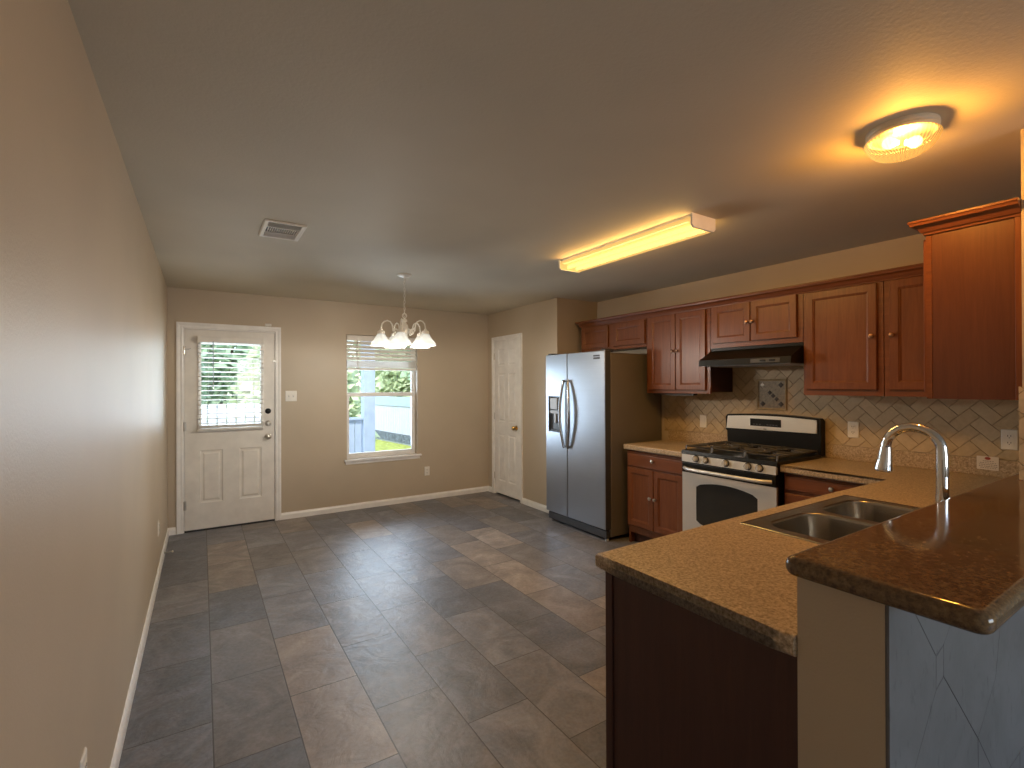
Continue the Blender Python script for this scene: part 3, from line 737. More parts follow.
# tile on the stub wall and round its end
bs2 = thing('trim_1', None, None, (2.65, .45, 1.09), kind='structure')
m = herringbone(lambda u, v, d: (2.655 - d, u, v), [(.397, .5165, 1.092, 1.45)], 'tile'); m.build('tile', 'travertine', bs2)
MB().box(2.6515, 2.6547, .397, .508, 1.092, 1.45).build('grout_bed', 'grout', bs2)
m = herringbone(lambda u, v, d: (u, .5065 + d, v), [(2.647, 3.93, 1.092, 1.385)], 'tile'); m.build('tile', 'travertine', bs2)
md = thing('tile_medallion', 'square framed stone tile picture on the backsplash above the stove', 'tile', (xR - .01, 2.19, 1.38))
y0, y1, z0, z1 = 2.068, 2.314, 1.253, 1.505
m = MB(); prof = [(0, .008), (0, .018), (.006, .022), (.014, .018), (.016, .010)]; loops = []
mp = FX(xR)
for (u, v, su, sv) in ((y0, z0, 1, 1), (y1, z0, -1, 1), (y1, z1, -1, -1), (y0, z1, 1, -1)): loops.append([mp(u + su * k, v + sv * k, d) for k, d in prof])
loops.append(loops[0]); m.loft(loops, False).build('frame', 'metal_frame', md)
MB().loft([[mp(u, v, d) for u, v in ((y0 + .012, z0 + .012), (y1 - .012, z0 + .012), (y1 - .012, z1 - .012), (y0 + .012, z1 - .012))] for d in (.008, .012)], True, False, True).build('stone_panel', 'metal_tile', md)
yc, zc = (y0 + y1) / 2, (z0 + z1) / 2
def diamond(m, u, v, a, b, d, rot=0):
    c, s = math.cos(rot), math.sin(rot)
    pts = [(-a, 0), (0, -b), (a, 0), (0, b)]
    R = lambda x, y, k: mp(u + (x * c - y * s) * k, v + (x * s + y * c) * k, 0)
    m.loft([[(p := R(x, y, k), (p[0] - dd, p[1], p[2]))[1] for x, y in pts] for k, dd in ((1, .011), (.85, d), (.3, d + .002))], True, False, True)
for dy, dz, r in ((-.075, -.078, .024), (.075, -.078, .024), (-.075, .078, .024), (-.04, -.038, .020), (-.012, -.011, .020), (.016, .015, .020)):
    m = MB(); diamond(m, yc + dy, zc + dz, r, r, .016); m.build('raised_inlay', 'inlay', md)
m = MB(); diamond(m, yc + .075, zc + .078, .022, .022, .016); m.build('corner_inlay', 'nickel', md)

# ------------------------------------------------------------------ counters
XC = 3.297
def counter_sel(p): return True
CT, CB = .914, .866
SX0, SX1, SY0, SY1 = 1.81, 2.63, .605, 1.095
ct = thing('countertop', 'speckled tan laminate L-shaped counter with the sink in it', 'countertop', (2.4, .9, CB))
us = [1.081, SX0, SX1, XC, xR - .002]; vs = [.558, SY0, SY1, 1.186, 1.783]
def inc_ct(i, j):
    if i == 1 and j == 1: return False
    if j == 3: return i == 3
    return True
def sel_ct(p): return (p.z > .9 or p.z < .87) and (p.x < 1.09 or (p.y > 1.18 and p.y < 1.19 and p.x < XC + .01) or (p.x < XC + .01 and p.y > 1.19))
MB().cells(us, vs, inc_ct, lambda u, v, d: (u, v, d), CB, CT, .012, 3, sel_ct).build('work_surface', 'laminate', ct, 50)
MB().box(xR - .021, xR - .0105, .53, 1.783, CT, 1.0155, .003).build('upstand', 'laminate', ct)
ct2 = thing('countertop', 'short tan laminate counter between fridge and stove', 'countertop', (3.6, 2.9, CB))
MB().prism([(XC, 2.563), (XC, 3.228), (xR - .002, 3.228), (xR - .002, 2.563)], CB, CT, 'Z', .012, 3, lambda p: p.x < XC + .01).build('work_surface', 'laminate', ct2, 50)
MB().box(xR - .021, xR - .0105, 2.563, 3.228, CT, 1.0155, .003).build('upstand', 'laminate', ct2)
# raised granite bar
pts = []
def corner(cxx, cyc, r, a0):
    for k in range(7):
        a = math.radians(a0 + 90 * k / 6); pts.append((cxx + r * math.cos(a), cyc + r * math.sin(a)))
corner(1.060 + .026, .238 + .026, .026, 180)
pts += [(2.650, .238), (2.650, .519), (xR - .03, .519), (xR - .03, .572)]
corner(1.060 + .024, .572 - .024, .024, 90)
def bullnose(pts, z0, z1, r, n=5):
    P = [Vector((x, y)) for x, y in pts]; m = len(P); nr = []
    for i in range(m):
        a = (P[i] - P[i - 1]).normalized(); b = (P[(i + 1) % m] - P[i]).normalized()
        na, nb = Vector((-a.y, a.x)), Vector((-b.y, b.x)); h = na + nb
        nr.append(h / max(.25, h.dot(na)) if h.length > 1e-6 else na)
    ring = lambda k, z: [(p.x + q.x * k, p.y + q.y * k, z) for p, q in zip(P, nr)]
    L = [ring(r * (1 - math.sin(PI / 2 * i / n)), z0 + r - r * math.cos(PI / 2 * i / n)) for i in range(n + 1)]
    L += [ring(r * (1 - math.cos(PI / 2 * i / n)), z1 - r + r * math.sin(PI / 2 * i / n)) for i in range(n + 1)]
    return MB().loft(L, True, True, True)
bt = bullnose(pts, 1.0485, 1.0905, .018).build('bar_top', 'granite', None, 35)
tag(bt, 'polished brown granite bar top with rounded edge above the sink counter', 'bar top')

# bar front of large pale tile under the granite
bf = thing('trim_2', None, None, (BX0, BY0, .5), kind='structure')
MB().box(BX0 + .0005, 3.93, BY0 - .004, BY0 - .0003, .0, 1.046).build('grout_bed', 'bed', bf)
m = MB(); lay = m.bm.faces.layers.float.new('tint'); m.lay = lay
def tilepoly(p, d1=.0065, g=.0016):
    p = clip(p, BX0 + .001, 3.0, .002, 1.046)
    if len(p) < 3: return
    cu = sum(x for x, _ in p) / len(p); cv = sum(y for _, y in p) / len(p)
    sh = lambda x, y, k: (x + (cu - x) * k, y + (cv - y) * k)
    s = max(math.hypot(x - cu, y - cv) for x, y in p); k = g / s
    loops = [[(*sh(x, y, k)[:1], BY0 - .002, sh(x, y, k)[1]) for x, y in p], [(sh(x, y, k)[0], BY0 - d1 + .001, sh(x, y, k)[1]) for x, y in p], [(sh(x, y, k * 1.6)[0], BY0 - d1, sh(x, y, k * 1.6)[1]) for x, y in p]]
    m.loft(loops, True, False, True)
A, B_, C_, D_, E_ = (1.335, .873), (1.380, .885), (1.379, .815), (1.333, .800), (1.610, .587)   # lozenge cut between the big tiles, and a joint
tilepoly([A, B_, C_, D_])
tilepoly([(1.06, 1.06), (1.16, 1.06), A, D_, (1.10, .57), (1.06, .53)])
tilepoly([(1.16, 1.06), (1.47, 1.06), (1.44, .93), B_, A])
tilepoly([(1.47, 1.06), (1.95, 1.06), (1.83, .90), (1.755, .687), E_, C_, B_, (1.44, .93)])
tilepoly([D_, C_, E_, (1.613, .40), (1.06, .40), (1.06, .53), (1.10, .57)])
tilepoly([E_, (1.755, .687), (1.83, .90), (1.95, 1.06), (2.06, 1.06), (2.06, .40), (1.80, .40), (1.714, .471)])
tilepoly([E_, (1.714, .471), (1.80, .40), (1.613, .40)])
x = 2.06
while x < 2.99:
    tilepoly([(x, .40), (x + .46, .40), (x + .46, 1.06), (x, 1.06)]); x += .46
for i in range(5): tilepoly([(1.06 + .46 * i, 0), (1.52 + .46 * i, 0), (1.52 + .46 * i, .40), (1.06 + .46 * i, .40)])
m.build('tile', 'palestone', bf)

# ------------------------------------------------------------------ cabinets
def shaker(name, mp, u0, u1, v0, v1, parent, mat='cherry', fw=.046, thick=.019):
    fw = min(fw, (u1 - u0) * .3, (v1 - v0) * .3)
    m = MB(); m.paneled(mp, [u0, u0 + fw, u1 - fw, u1], [v0, v0 + fw, v1 - fw, v1], {(1, 1)}, [(.003, -.004), (.008, -.005), (.013, -.010)], thick)
    return m.build(name, mat, parent)
def cab_knob(mp, u, v, parent, mat='nickel', s=1.0):
    c0 = Vector(mp(u, v, 0)); n = (Vector(mp(u, v, 1)) - c0)
    m = MB(); t = n.orthogonal().normalized(); w2_ = n.cross(t); loops = []
    for r, h in ((.006, 0), (.0055, .010), (.0135, .016), (.0155, .021), (.0125, .027), (.004, .0295)):
        loops.append([c0 + n * h * s + (t * math.cos(2 * PI * k / 18) + w2_ * math.sin(2 * PI * k / 18)) * r * s for k in range(18)])
    m.loft(loops, True, False, True)
    return m.build('knob', mat, parent, 40)
XF = 3.617     # face of the upper face frames; doors stand proud of it
XD = XF - .0195
def upper(label, y0, y1, z0, doors, z1=2.13, side=None):
    t = thing('wall_cabinet', label, 'cabinet', (3.78, (y0 + y1) / 2, z0), 'cherry wall cabinets along the kitchen wall')
    MB().box(XF + .019, xR - .0105, y0 + .0015, y1 - .0015, z0 + .012, z1).build('cabinet_body', 'espresso' if side else 'cherry', t)
    m = MB(); us = [y0 + .0015] ; 
    m.box(XF, XF + .019, y0 + .0015, y1 - .0015, z0, z1).build('face_frame', 'cherry_h', t)
    for (a, b, c, d, k) in doors:
        dr = shaker('door', FX(XD), a, b, c, d, t)
        if k: cab_knob(FX(XD), k[0], k[1], dr, 'bronze')
    return t
upper('low cherry cabinet over the fridge with two small doors', 3.232, 4.185, 1.83, [(3.745, 4.165, 1.862, 2.092, None), (3.245, 3.665, 1.862, 2.092, None)])
upper('cherry two-door wall cabinet between the fridge and the range hood', 2.537, 3.230, 1.385, [(2.885, 3.195, 1.415, 2.102, (2.905, 1.765)), (2.575, 2.878, 1.415, 2.102, (2.857, 1.765))], side=True)
upper('short cherry two-door cabinet directly above the black range hood', 1.787, 2.535, 1.765, [(2.176, 2.505, 1.802, 2.108, (2.194, 1.95)), (1.825, 2.170, 1.802, 2.108, (2.150, 1.95))])
upper('cherry single-door wall cabinet right of the range hood', 1.302, 1.785, 1.385, [(1.335, 1.762, 1.425, 2.102, (1.356, 1.767))])
upper('cherry corner wall cabinet half hidden behind the near end cabinet', .850, 1.300, 1.385, [(.875, 1.267, 1.425, 2.102, (1.248, 1.765))])
def crown(path, name, mat, parent=None, z=2.108):
    # profile (outwards, up); path of (x, y, outward x, outward y)
    prof = [(0, 0), (.007, .002), (.008, .010), (.014, .014), (.024, .032), (.036, .040), (.044, .042), (.046, .052), (.050, .056), (.050, .064), (0, .064)]
    m = MB(); m.loft([[(x + ox * d, y + oy * d, z + h) for d, h in prof] for x, y, ox, oy in path], True, True, True)
    return m.build(name, mat, parent)
o = crown([(xR - .012, 4.186, 0, 1), (XF, 4.186, -1, 1), (XF, .87, -1, 0)], 'crown_molding', 'cherry_h')
tag(o, 'long cherry crown moulding along the top of the kitchen wall cabinets', 'moulding')
nc = thing('wall_cabinet', 'near end cherry cabinet showing its tall blank side above the bar', 'cabinet', (3.0, .65, 1.395))
NX = 2.668
MB().box(NX + .005, 3.59, .5095, .784, 1.40, 2.13).build('cabinet_body', 'cherry', nc)
MB().box(NX, NX + .006, .529, .782, 1.397, 2.112).build('side_panel', 'cherry_dark', nc)
MB().box(NX - .004, NX + .012, .5095, .528, 1.397, 2.112, .002).build('scribe_strip', 'cherry', nc)
MB().box(NX, 3.59, .784, .803, 1.397, 2.13).build('face_frame', 'cherry_h', nc)
for a, b in ((NX + .03, 3.11), (3.115, 3.55)):
    dr = shaker('door', FYp(.8225), a, b, 1.425, 2.10, nc)
    cab_knob(FYp(.8225), b - .03 if a < 3 else a + .03, 1.767, dr, 'bronze')
crown([(NX, .5095, -1, 0), (NX, .803, -1, 1), (3.55, .803, 0, 1)], 'crown', 'cherry_h', nc)
# base cabinets
XB = 3.341; XBD = XB - .0195
b1 = thing('base_cabinet', 'cherry base cabinet with drawer and two doors between fridge and stove', 'cabinet', (3.6, 2.9, 0))
MB().box(XB + .019, xR - .012, 2.566, 3.222, .10, CB - .001).build('cabinet_body', 'cherry', b1)
MB().box(XB, XB + .019, 2.566, 3.222, .155, CB - .001).build('face_frame', 'cherry_h', b1)
MB().box(XB + .075, XB + .09, 2.566, 3.222, .0, .155).build('toe_kick', 'espresso', b1)
MB().box(XB + .019, xR - .012, 3.204, 3.222, .0, .10).build('side_foot', 'cherry', b1)
def drawer(y0, y1, z0, z1, parent, k=None):
    d = MB(); d.paneled(FX(XBD), [y0, y1], [z0, z1], {(0, 0)}, [(.006, -.001), (.010, .0)], .019, .004)
    o = d.build('drawer', 'cherry_h', parent)
    if k: cab_knob(FX(XBD), *k, o)
drawer(2.592, 3.205, .722, .842, b1, (2.90, .790))
for a, b, k in ((2.905, 3.205, 2.93), (2.592, 2.898, 2.875)):
    dr = shaker('door', FX(XBD), a, b, .178, .705, b1); cab_knob(FX(XBD), k, .46, dr)
b2_ = thing('base_cabinet', 'cherry drawer cabinet between the stove and the peninsula corner', 'cabinet', (3.6, 1.5, 0))
MB().box(XB + .019, xR - .012, 1.175, 1.778, .10, CB - .001).build('cabinet_body', 'cherry', b2_)
MB().box(XB, XB + .019, 1.165, 1.778, .155, CB - .001).build('face_frame', 'cherry_h', b2_)
MB().box(XB + .075, XB + .09, 1.165, 1.778, .0, .155).build('toe_kick', 'espresso', b2_)
drawer(1.215, 1.765, .752, .848, b2_, (1.47, .805)); drawer(1.215, 1.765, .560, .728, b2_, (1.47, .64)); drawer(1.215, 1.765, .370, .536, b2_); drawer(1.215, 1.765, .178, .346, b2_)
pn = thing('peninsula_cabinet', 'dark wooden end panel of the peninsula under the tan counter', 'cabinet', (2.2, .85, 0))
MB().box(1.112, 1.130, .560, 1.136, .0, CB - .001, .001).build('end_panel', 'espresso', pn)
MB().box(1.106, 1.135, 1.137, 1.167, .0, CB - .001, .002).build('corner_stile', 'espresso', pn)
MB().box(1.130, XB + .018, .560, 1.130, .10, .72).box(1.131, XB + .018, 1.131, 1.160, .155, CB - .001).build('cabinet_body', 'cherry', pn)
MB().box(1.131, XB + .018, 1.06, 1.075, .0, .10).build('toe_kick', 'espresso', pn)
uc = thing('under_cabinet_light', 'slim light bar under the wall cabinet next to the fridge', 'light', (3.8, 3.0, 1.37))
MB().box(3.67, 3.72, 2.74, 3.20, 1.368, 1.3845, .004).build('lamp_body', 'charcoal', uc)
MB().box(3.675, 3.715, 2.76, 3.06, 1.364, 1.369, .001).build('lens_strip', 'grey', uc)

# ------------------------------------------------------------------ sink and faucet
sk = thing('kitchen_sink', 'stainless steel double-bowl sink set in the tan counter', 'sink', (2.22, .85, CT))
nseg = 8; zt = CT + .0035
def bowl(name, x0, x1):
    y0, y1 = .650, 1.068
    m = MB(); loops = []
    def lp(k, r, z, dx=0): return [(x, y, z) for x, y in rrect(x0 + k, x1 - k, y0 + k, y1 - k, r, nseg)]
    loops = [lp(0, .09, zt - .0004), lp(.004, .088, zt - .003), lp(.008, .085, zt - .012), lp(.020, .080, zt - .12), lp(.032, .075, zt - .155), lp(.065, .055, zt - .170)]
    m.loft(loops, True, False, True)
    o = m.build(name, 'sinksteel', sk, 60)
    MB().lathe([(.0, -.004), (.022, -.004), (.030, .001), (.042, .0025), (.045, 0)], ((x0 + x1) / 2, (y0 + y1) / 2, zt - .170), 28).build('drain', 'chrome', o, 40)
bowl('bowl', 1.835, 2.200); bowl('bowl', 2.240, 2.605)
m = MB()
for hx0, hx1, x0, x1 in ((1.79, 2.22, 1.835, 2.200), (2.22, 2.65, 2.240, 2.605)):
    outer = rrect(hx0, hx1, .588, 1.115, .0005, nseg); inner = rrect(x0, x1, .650, 1.068, .09, nseg)
    m.loft([[(x, y, zt) for x, y in outer], [(x, y, zt) for x, y in inner]])
# rolled outer edge
loops = []
for k, dz in ((0, 0), (-.005, .0016), (-.010, -.0005), (-.011, -.0033)): loops.append([(x, y, zt + dz) for x, y in rrect(1.79 + k, 2.65 - k, .588 + k, 1.115 - k, .012, 4)])
m.loft(loops); m.build('rim', 'sinksteel', sk, 60)
fc = thing('kitchen_faucet', 'chrome gooseneck pull-down faucet rising behind the granite bar', 'faucet', (2.165, .618, CT))
fx, fy = 2.180, .614
MB().lathe([(.030, .0045), (.030, .010), (.024, .018), (.020, .05), (.0195, .16)], (fx, fy, CT), 28, cap0=True, cap1=True).tube([(fx + .015, fy, CT + .07), (fx + .05, fy, CT + .075), (fx + .075, fy, CT + .105)], .008, 10).build('base', 'chrome', fc, 40)
pts = [(fx, fy, CT + .155), (fx, fy, 1.20)]
R = .083
for k in range(1, 19):
    a = PI - PI * k / 18; pts.append((fx, fy + R + R * math.cos(a), 1.222 + R * .98 * math.sin(a)))
MB().tube(pts, [.0178] * 2 + [.0165] * 18, 16).build('gooseneck', 'chrome', fc, 60)
hp = Vector(pts[-1])
MB().tube([hp + Vector((0, 0, .002)), hp + Vector((0, .001, -.012)), hp + Vector((0, .004, -.045)), hp + Vector((0, .008, -.082)), hp + Vector((0, .0085, -.090))], [.0180, .0190, .0230, .0285, .0265], 20).build('spray_head', 'chrome', fc, 50)
MB().box(fx + .012, fx + .024, hp.y - .008, hp.y + .010, hp.z - .062, hp.z - .022, .003).build('spray_button', 'black', fc, 40)
cd = thing('notice_card', 'white printed card with a red mark on the upstand of the corner counter', 'card', (xR - .022, .896, .99))
mp = FX(xR - .0215)
MB().loft([[mp(u, v, d) for u, v in ((.848, .950), (.944, .952), (.944, 1.030), (.848, 1.030))] for d in (.0006, .0016)], True, True, True).build('paper', 'card', cd)
m = MB()
m.loft([[mp(.896 + .0135 * math.cos(2 * PI * k / 16), 1.0185 + .0085 * math.sin(2 * PI * k / 16), d) for k in range(16)] for d in (.0014, .0019)], True, False, True).build('red_mark', 'red', cd)
m = MB()
for r, (n, z) in enumerate(((5, 1.001), (7, .990), (8, .980), (8, .970), (7, .961))):
    u = .896 - .0052 * n
    for k in range(n):
        L = random.uniform(.005, .0085)
        m.loft([[mp(u + x, z + y, d) for x, y in ((0, 0), (L, 0), (L, .0032), (0, .0032))] for d in (.0014, .0018)], True, False, True); u += .0104
m.build('printed_lines', 'ink', cd)
plate('wall_outlet', 'white outlet on the backsplash just right of the stove', 'outlet', FX(xR - .009), 1.602, 1.135, .072, .116)
plate('light_switch', 'pale rocker switch plate on the backsplash between fridge and stove', 'switch', FX(xR - .009), 2.835, 1.122, .072, .116, 'rocker')
plate('wall_outlet', 'white outlet on the backsplash at the right edge of the photo', 'outlet', FX(xR - .009), .805, 1.137, .072, .116)

# ------------------------------------------------------------------ fridge
fr = thing('refrigerator', 'stainless steel side-by-side refrigerator with a dark grey side', 'refrigerator', (3.5, 3.77, 0))
FXD = 3.150
MB().box(3.222, 3.925, 3.314, 4.226, .035, 1.765, .006).build('body', 'fridge_side', fr)
MB().box(3.214, 3.224, 3.335, 4.21, .12, 1.755).build('gasket', 'dark', fr)
mp = FX(FXD)
def fdoor(name, y0, y1, hole=None):
    us_, vs_ = [y0, y1], [.112, 1.786]; holes = set()
    m = MB()
    if hole: us_ = [y0, hole[0], hole[1], y1]; vs_ = [.112, hole[2], hole[3], 1.786]
    if hole:
        m.paneled(mp, us_, vs_, {(1, 1)}, [(.001, -.003), (.001, -.035), (.004, -.036)], .064, .004)
    else:
        m.paneled(mp, us_, vs_, set(), [], .064, .006)
    return m.build(name, 'steel', fr)
dl = fdoor('freezer_door', 3.873, 4.232, (3.990, 4.187, .968, 1.345)); dr_ = fdoor('fridge_door', 3.316, 3.867)
for y0, y1, p in ((3.3145, 3.3158, dr_),): MB().box(FXD + .004, FXD + .066, y0, y1, .114, 1.784).build('door_side', 'charcoal', p)
def fhandle(y, sgn, parent):
    pts = []; rr = []
    for k in range(17):
        t = k / 16; b = math.sin(PI * t)
        pts.append((FXD - .018 - .024 * b, y + sgn * .040 * b, .818 + (1.515 - .818) * t)); rr.append(.0115 + .005 * b)
    m = MB(); m.tube(pts, rr, 12); m.tube([(FXD + .001, y, .832), (FXD - .016, y, .832)], .011, 10).tube([(FXD + .001, y, 1.501), (FXD - .016, y, 1.501)], .011, 10)
    return m.build('handle', 'handle', parent, 60)
fhandle(3.903, 1, dl); fhandle(3.837, -1, dr_)
MB().box(FXD + .004, FXD + .030, 4.045, 4.165, 1.205, 1.325, .004).build('control_panel', 'grey', dl)
MB().box(FXD + .010, FXD + .034, 4.0, 4.178, 1.16, 1.195, .003).build('dispenser_ledge', 'grey', dl)
MB().box(FXD + .012, FXD + .034, 4.0, 4.178, .975, .99, .003).build('drip_tray', 'charcoal', dl)
MB().box(FXD + .031, FXD + .0345, 3.995, 4.182, .975, 1.34).build('dispenser_recess', 'charcoal', dl)
MB().box(FXD + .008, FXD + .03, 4.07, 4.10, 1.06, 1.17, .004).build('dispenser_paddle', 'grey', dl)
m = MB()
m.loft([[mp(u, v, d) for u, v in rrect(3.385, 3.472, 1.708, 1.748, .004, 2)] for d in (.0001, .002)], True, False, True).build('badge', 'charcoal', dr_)
MB().loft([[mp(u, v, d) for u, v in ((3.385, 1.725), (3.472, 1.725), (3.472, 1.733), (3.385, 1.733))] for d in (.002, .0026)], True, False, True).build('badge_band', 'steel', dr_)
MB().box(3.175, 3.222, 3.33, 4.22, .025, .098, .003).build('base_grille', 'charcoal', fr)
for y in (3.35, 4.19): MB().lathe([(.018, .0), (.018, .02), (.010, .035)], (3.20, y, 0), 14, cap0=True, cap1=True).build('foot', 'grey', fr, 40)
for y in (3.36, 4.18): MB().box(3.165, 3.28, y - .03, y + .03, 1.7865, 1.802, .004).build('hinge_cover', 'charcoal', fr)

# ------------------------------------------------------------------ gas range
rg = thing('gas_range', 'stainless and black gas range with five knobs and an oven window', 'stove', (3.58, 2.17, 0))
RY0, RY1, RXF = 1.790, 2.556, 3.268
MB().box(RXF + .02, 3.925, RY0, RY1, .05, .905, .003).build('body', 'black', rg)
m = MB(); m.prism([(RXF - .005, .912), (RXF + .004, .936), (3.87, .936), (3.87, .900), (RXF + .0, .900)], RY0 - .002, RY1 + .002, 'Y'); m.build('cooktop', 'black', rg)
mp = FX(RXF)
m = MB(); m.prism([(RXF - .006, .847), (RXF - .002, .911), (RXF + .02, .911), (RXF + .02, .847)], RY0 + .002, RY1 - .002, 'Y', .002, 2).build('control_panel', 'steel_h', rg)
for y in (2.421, 2.335, 2.163, 1.992, 1.906):
    m = MB(); m.lathe([(.019, .004), (.0225, -.002), (.0215, -.018), (.018, -.026), (.0, -.027)], (RXF - .005, y, .880), 24, 'X').box(RXF - .037, RXF - .02, y - .0045, y + .0045, .862, .898, .002)
    kb = m.build('knob', 'knobsteel', rg, 40)
    MB().lathe([(.019, .004), (.0275, -.0015), (.0275, -.004), (.021, -.005)], (RXF - .004, y, .880), 24, 'X').build('bezel', 'black', kb, 40)
MB().box(RXF + .006, RXF + .02, RY0 + .004, RY1 - .004, .760, .846).build('vent_band', 'black', rg)
# oven door with an arched window
DZ0, DZ1 = .262, .762
dyc = (RY0 + RY1) / 2
def arched(k, n=14):  # outline of the oven window, u along y
    a, b, z0, z1, bow = 1.925 + k, 2.425 - k, .385 + k, .672 - k, .038
    pts = []
    for i in range(n + 1): t = i / n; pts.append((b - (b - a) * t, z1 - .012 * (1 if i in (0, n) else 0) + bow * (1 - (2 * t - 1) ** 2)))
    for i in range(n + 1): t = i / n; pts.append((a + (b - a) * t, z0 + .012 * (1 if i in (0, n) else 0) - bow * (1 - (2 * t - 1) ** 2)))
    return pts
n = 14
outer = [(RY1 - .003 - (RY1 - RY0 - .006) * i / n, DZ1) for i in range(n + 1)] + [(RY0 + .003 + (RY1 - RY0 - .006) * i / n, DZ0) for i in range(n + 1)]
od = MB(); od.loft([[mp(u, v, -.03) for u, v in outer], [mp(u, v, 0) for u, v in outer], [mp(u, v, 0) for u, v in arched(0)], [mp(u, v, -.003) for u, v in arched(.0)]])
odo = od.build('oven_door', 'steel_h', rg, 30)
MB().loft([[mp(u, v, -.002) for u, v in arched(-.001)]], True, False, True).build('oven_window', 'dk_glass', odo)
MB().box(RXF - .004, RXF + .022, RY0 + .003, RY1 - .003, .7625, .838, .004).build('door_top_band', 'black', odo)
pts = []
for k in range(21):
    t = k / 20; e = min(t, 1 - t)
    pts.append((RXF - .048 + (.040 if k in (0, 20) else .012 if k in (1, 19) else 0) - .008 * math.sin(PI * t), RY0 + .030 + (RY1 - RY0 - .06) * t, .797))
MB().tube(pts, .0135, 14).build('oven_handle', 'steel_h', odo, 60)
MB().box(RXF + .002, RXF + .03, RY0 + .003, RY1 - .003, .075, .255, .006).build('storage_drawer', 'steel_h', rg)
MB().box(RXF + .04, 3.90, RY0 + .02, RY1 - .02, .0, .06).build('plinth', 'black', rg)
# grates
for gy0, gy1 in ((RY0 + .015, 2.035), (2.042, 2.304), (2.311, RY1 - .015)):
    m = MB(); zg = .966; x0, x1 = RXF + .035, 3.84; r = .0078
    for y in (gy0, gy1): m.tube([(x0, y, .936), (x0 + .004, y, zg), (x1 - .004, y, zg), (x1, y, .936)], r, 6)
    for x in (x0 + .02, (x0 + x1) / 2, x1 - .02): m.tube([(x, gy0, zg), (x, gy1, zg)], r, 6)
    ym = (gy0 + gy1) / 2
    for xc in (x0 + .15, x1 - .15):
        for a in range(4):
            an = PI / 4 + a * PI / 2
            m.tube([(xc + .03 * math.cos(an), ym + .03 * math.sin(an), zg + .004), (xc + .13 * math.cos(an), ym + min(.125, (gy1 - gy0) / 2) * (1 if math.sin(an) > 0 else -1), zg)], r * .9, 6)
        m.tube([(xc, gy0, zg), (xc, ym - .03, zg + .004)], r * .9, 6).tube([(xc, ym + .03, zg + .004), (xc, gy1, zg)], r * .9, 6)
    m.build('grate', 'black_m', rg, 60)
for y in (1.905, 2.44):
    for x in (RXF + .185, 3.70):
        MB().lathe([(.0, .958), (.028, .957), (.034, .950), (.034, .944), (.045, .942), (.050, .936)], (x, y, 0), 22).build('burner', 'black_m', rg, 40)
MB().lathe([(.0, .958), (.034, .957), (.040, .950), (.052, .942), (.058, .936)], (3.56, 2.173, 0), 22).build('burner', 'black_m', rg, 40)
# backguard: black lower part, bowed stainless panel with the clock
m = MB(); m.prism([(RY0 - .004, .93), (RY0 - .004, 1.185), (RY0 + .012, 1.205)] + [(RY0 + .012 + (RY1 - RY0 - .024) * k / 12, 1.205 + .016 * math.sin(PI * k / 12)) for k in range(1, 12)] + [(RY1 - .012, 1.205), (RY1 + .004, 1.185), (RY1 + .004, 1.075), (RY1 - .012, 1.062), (RY1 - .012, .93)], 3.862, 3.928, 'X', .003, 2)
m.build('backguard', 'black', rg, 40)
top = [(RY0 + .022 + (RY1 - RY0 - .044) * k / 12, 1.192 + .014 * math.sin(PI * k / 12)) for k in range(13)]
pl = [(RY0 + .020, 1.092)] + [(RY0 + .020, 1.17)] + top + [(RY1 - .020, 1.17), (RY1 - .008, 1.085)]
m = MB(); m.prism(pl, 3.850, 3.864, 'X', .003, 2).build('backguard_panel', 'steel_h', rg, 40)
o = MB().box(3.847, 3.851, 2.072, 2.328, 1.120, 1.180, .002).build('clock_display', 'black', rg)
for y in [2.10 + .024 * k for k in range(4)] + [2.235 + .026 * k for k in range(3)]:
    MB().box(3.8462, 3.8474, y, y + .016, 1.130, 1.138).build('display_button', 'charcoal', o)
MB().box(3.8485, 3.8505, 2.190, 2.215, 1.096, 1.102).build('range_badge', 'charcoal', rg)

# ------------------------------------------------------------------ range hood
hd = thing('range_hood', 'black under-cabinet range hood above the stove', 'range hood', (3.7, 2.16, 1.69))
HY0, HY1 = 1.789, 2.533
m = MB(); m.prism([(3.452, 1.612), (3.458, 1.660), (3.625, 1.742), (3.625, 1.7635), (3.930, 1.7635), (3.930, 1.618), (3.92, 1.612)], HY0, HY1, 'Y', .002, 2).build('canopy', 'black', hd)
MB().box(3.4525, 3.4575, 1.865, 2.085, 1.622, 1.652, .001).build('switch_panel', 'black_m', hd)
for y in (1.92, 1.99): MB().box(3.447, 3.454, y - .022, y + .022, 1.630, 1.645, .003).build('switch_button', 'black', hd)
MB().box(3.50, 3.90, HY0 + .03, HY1 - .03, 1.608, 1.612).build('filter', 'grey', hd)

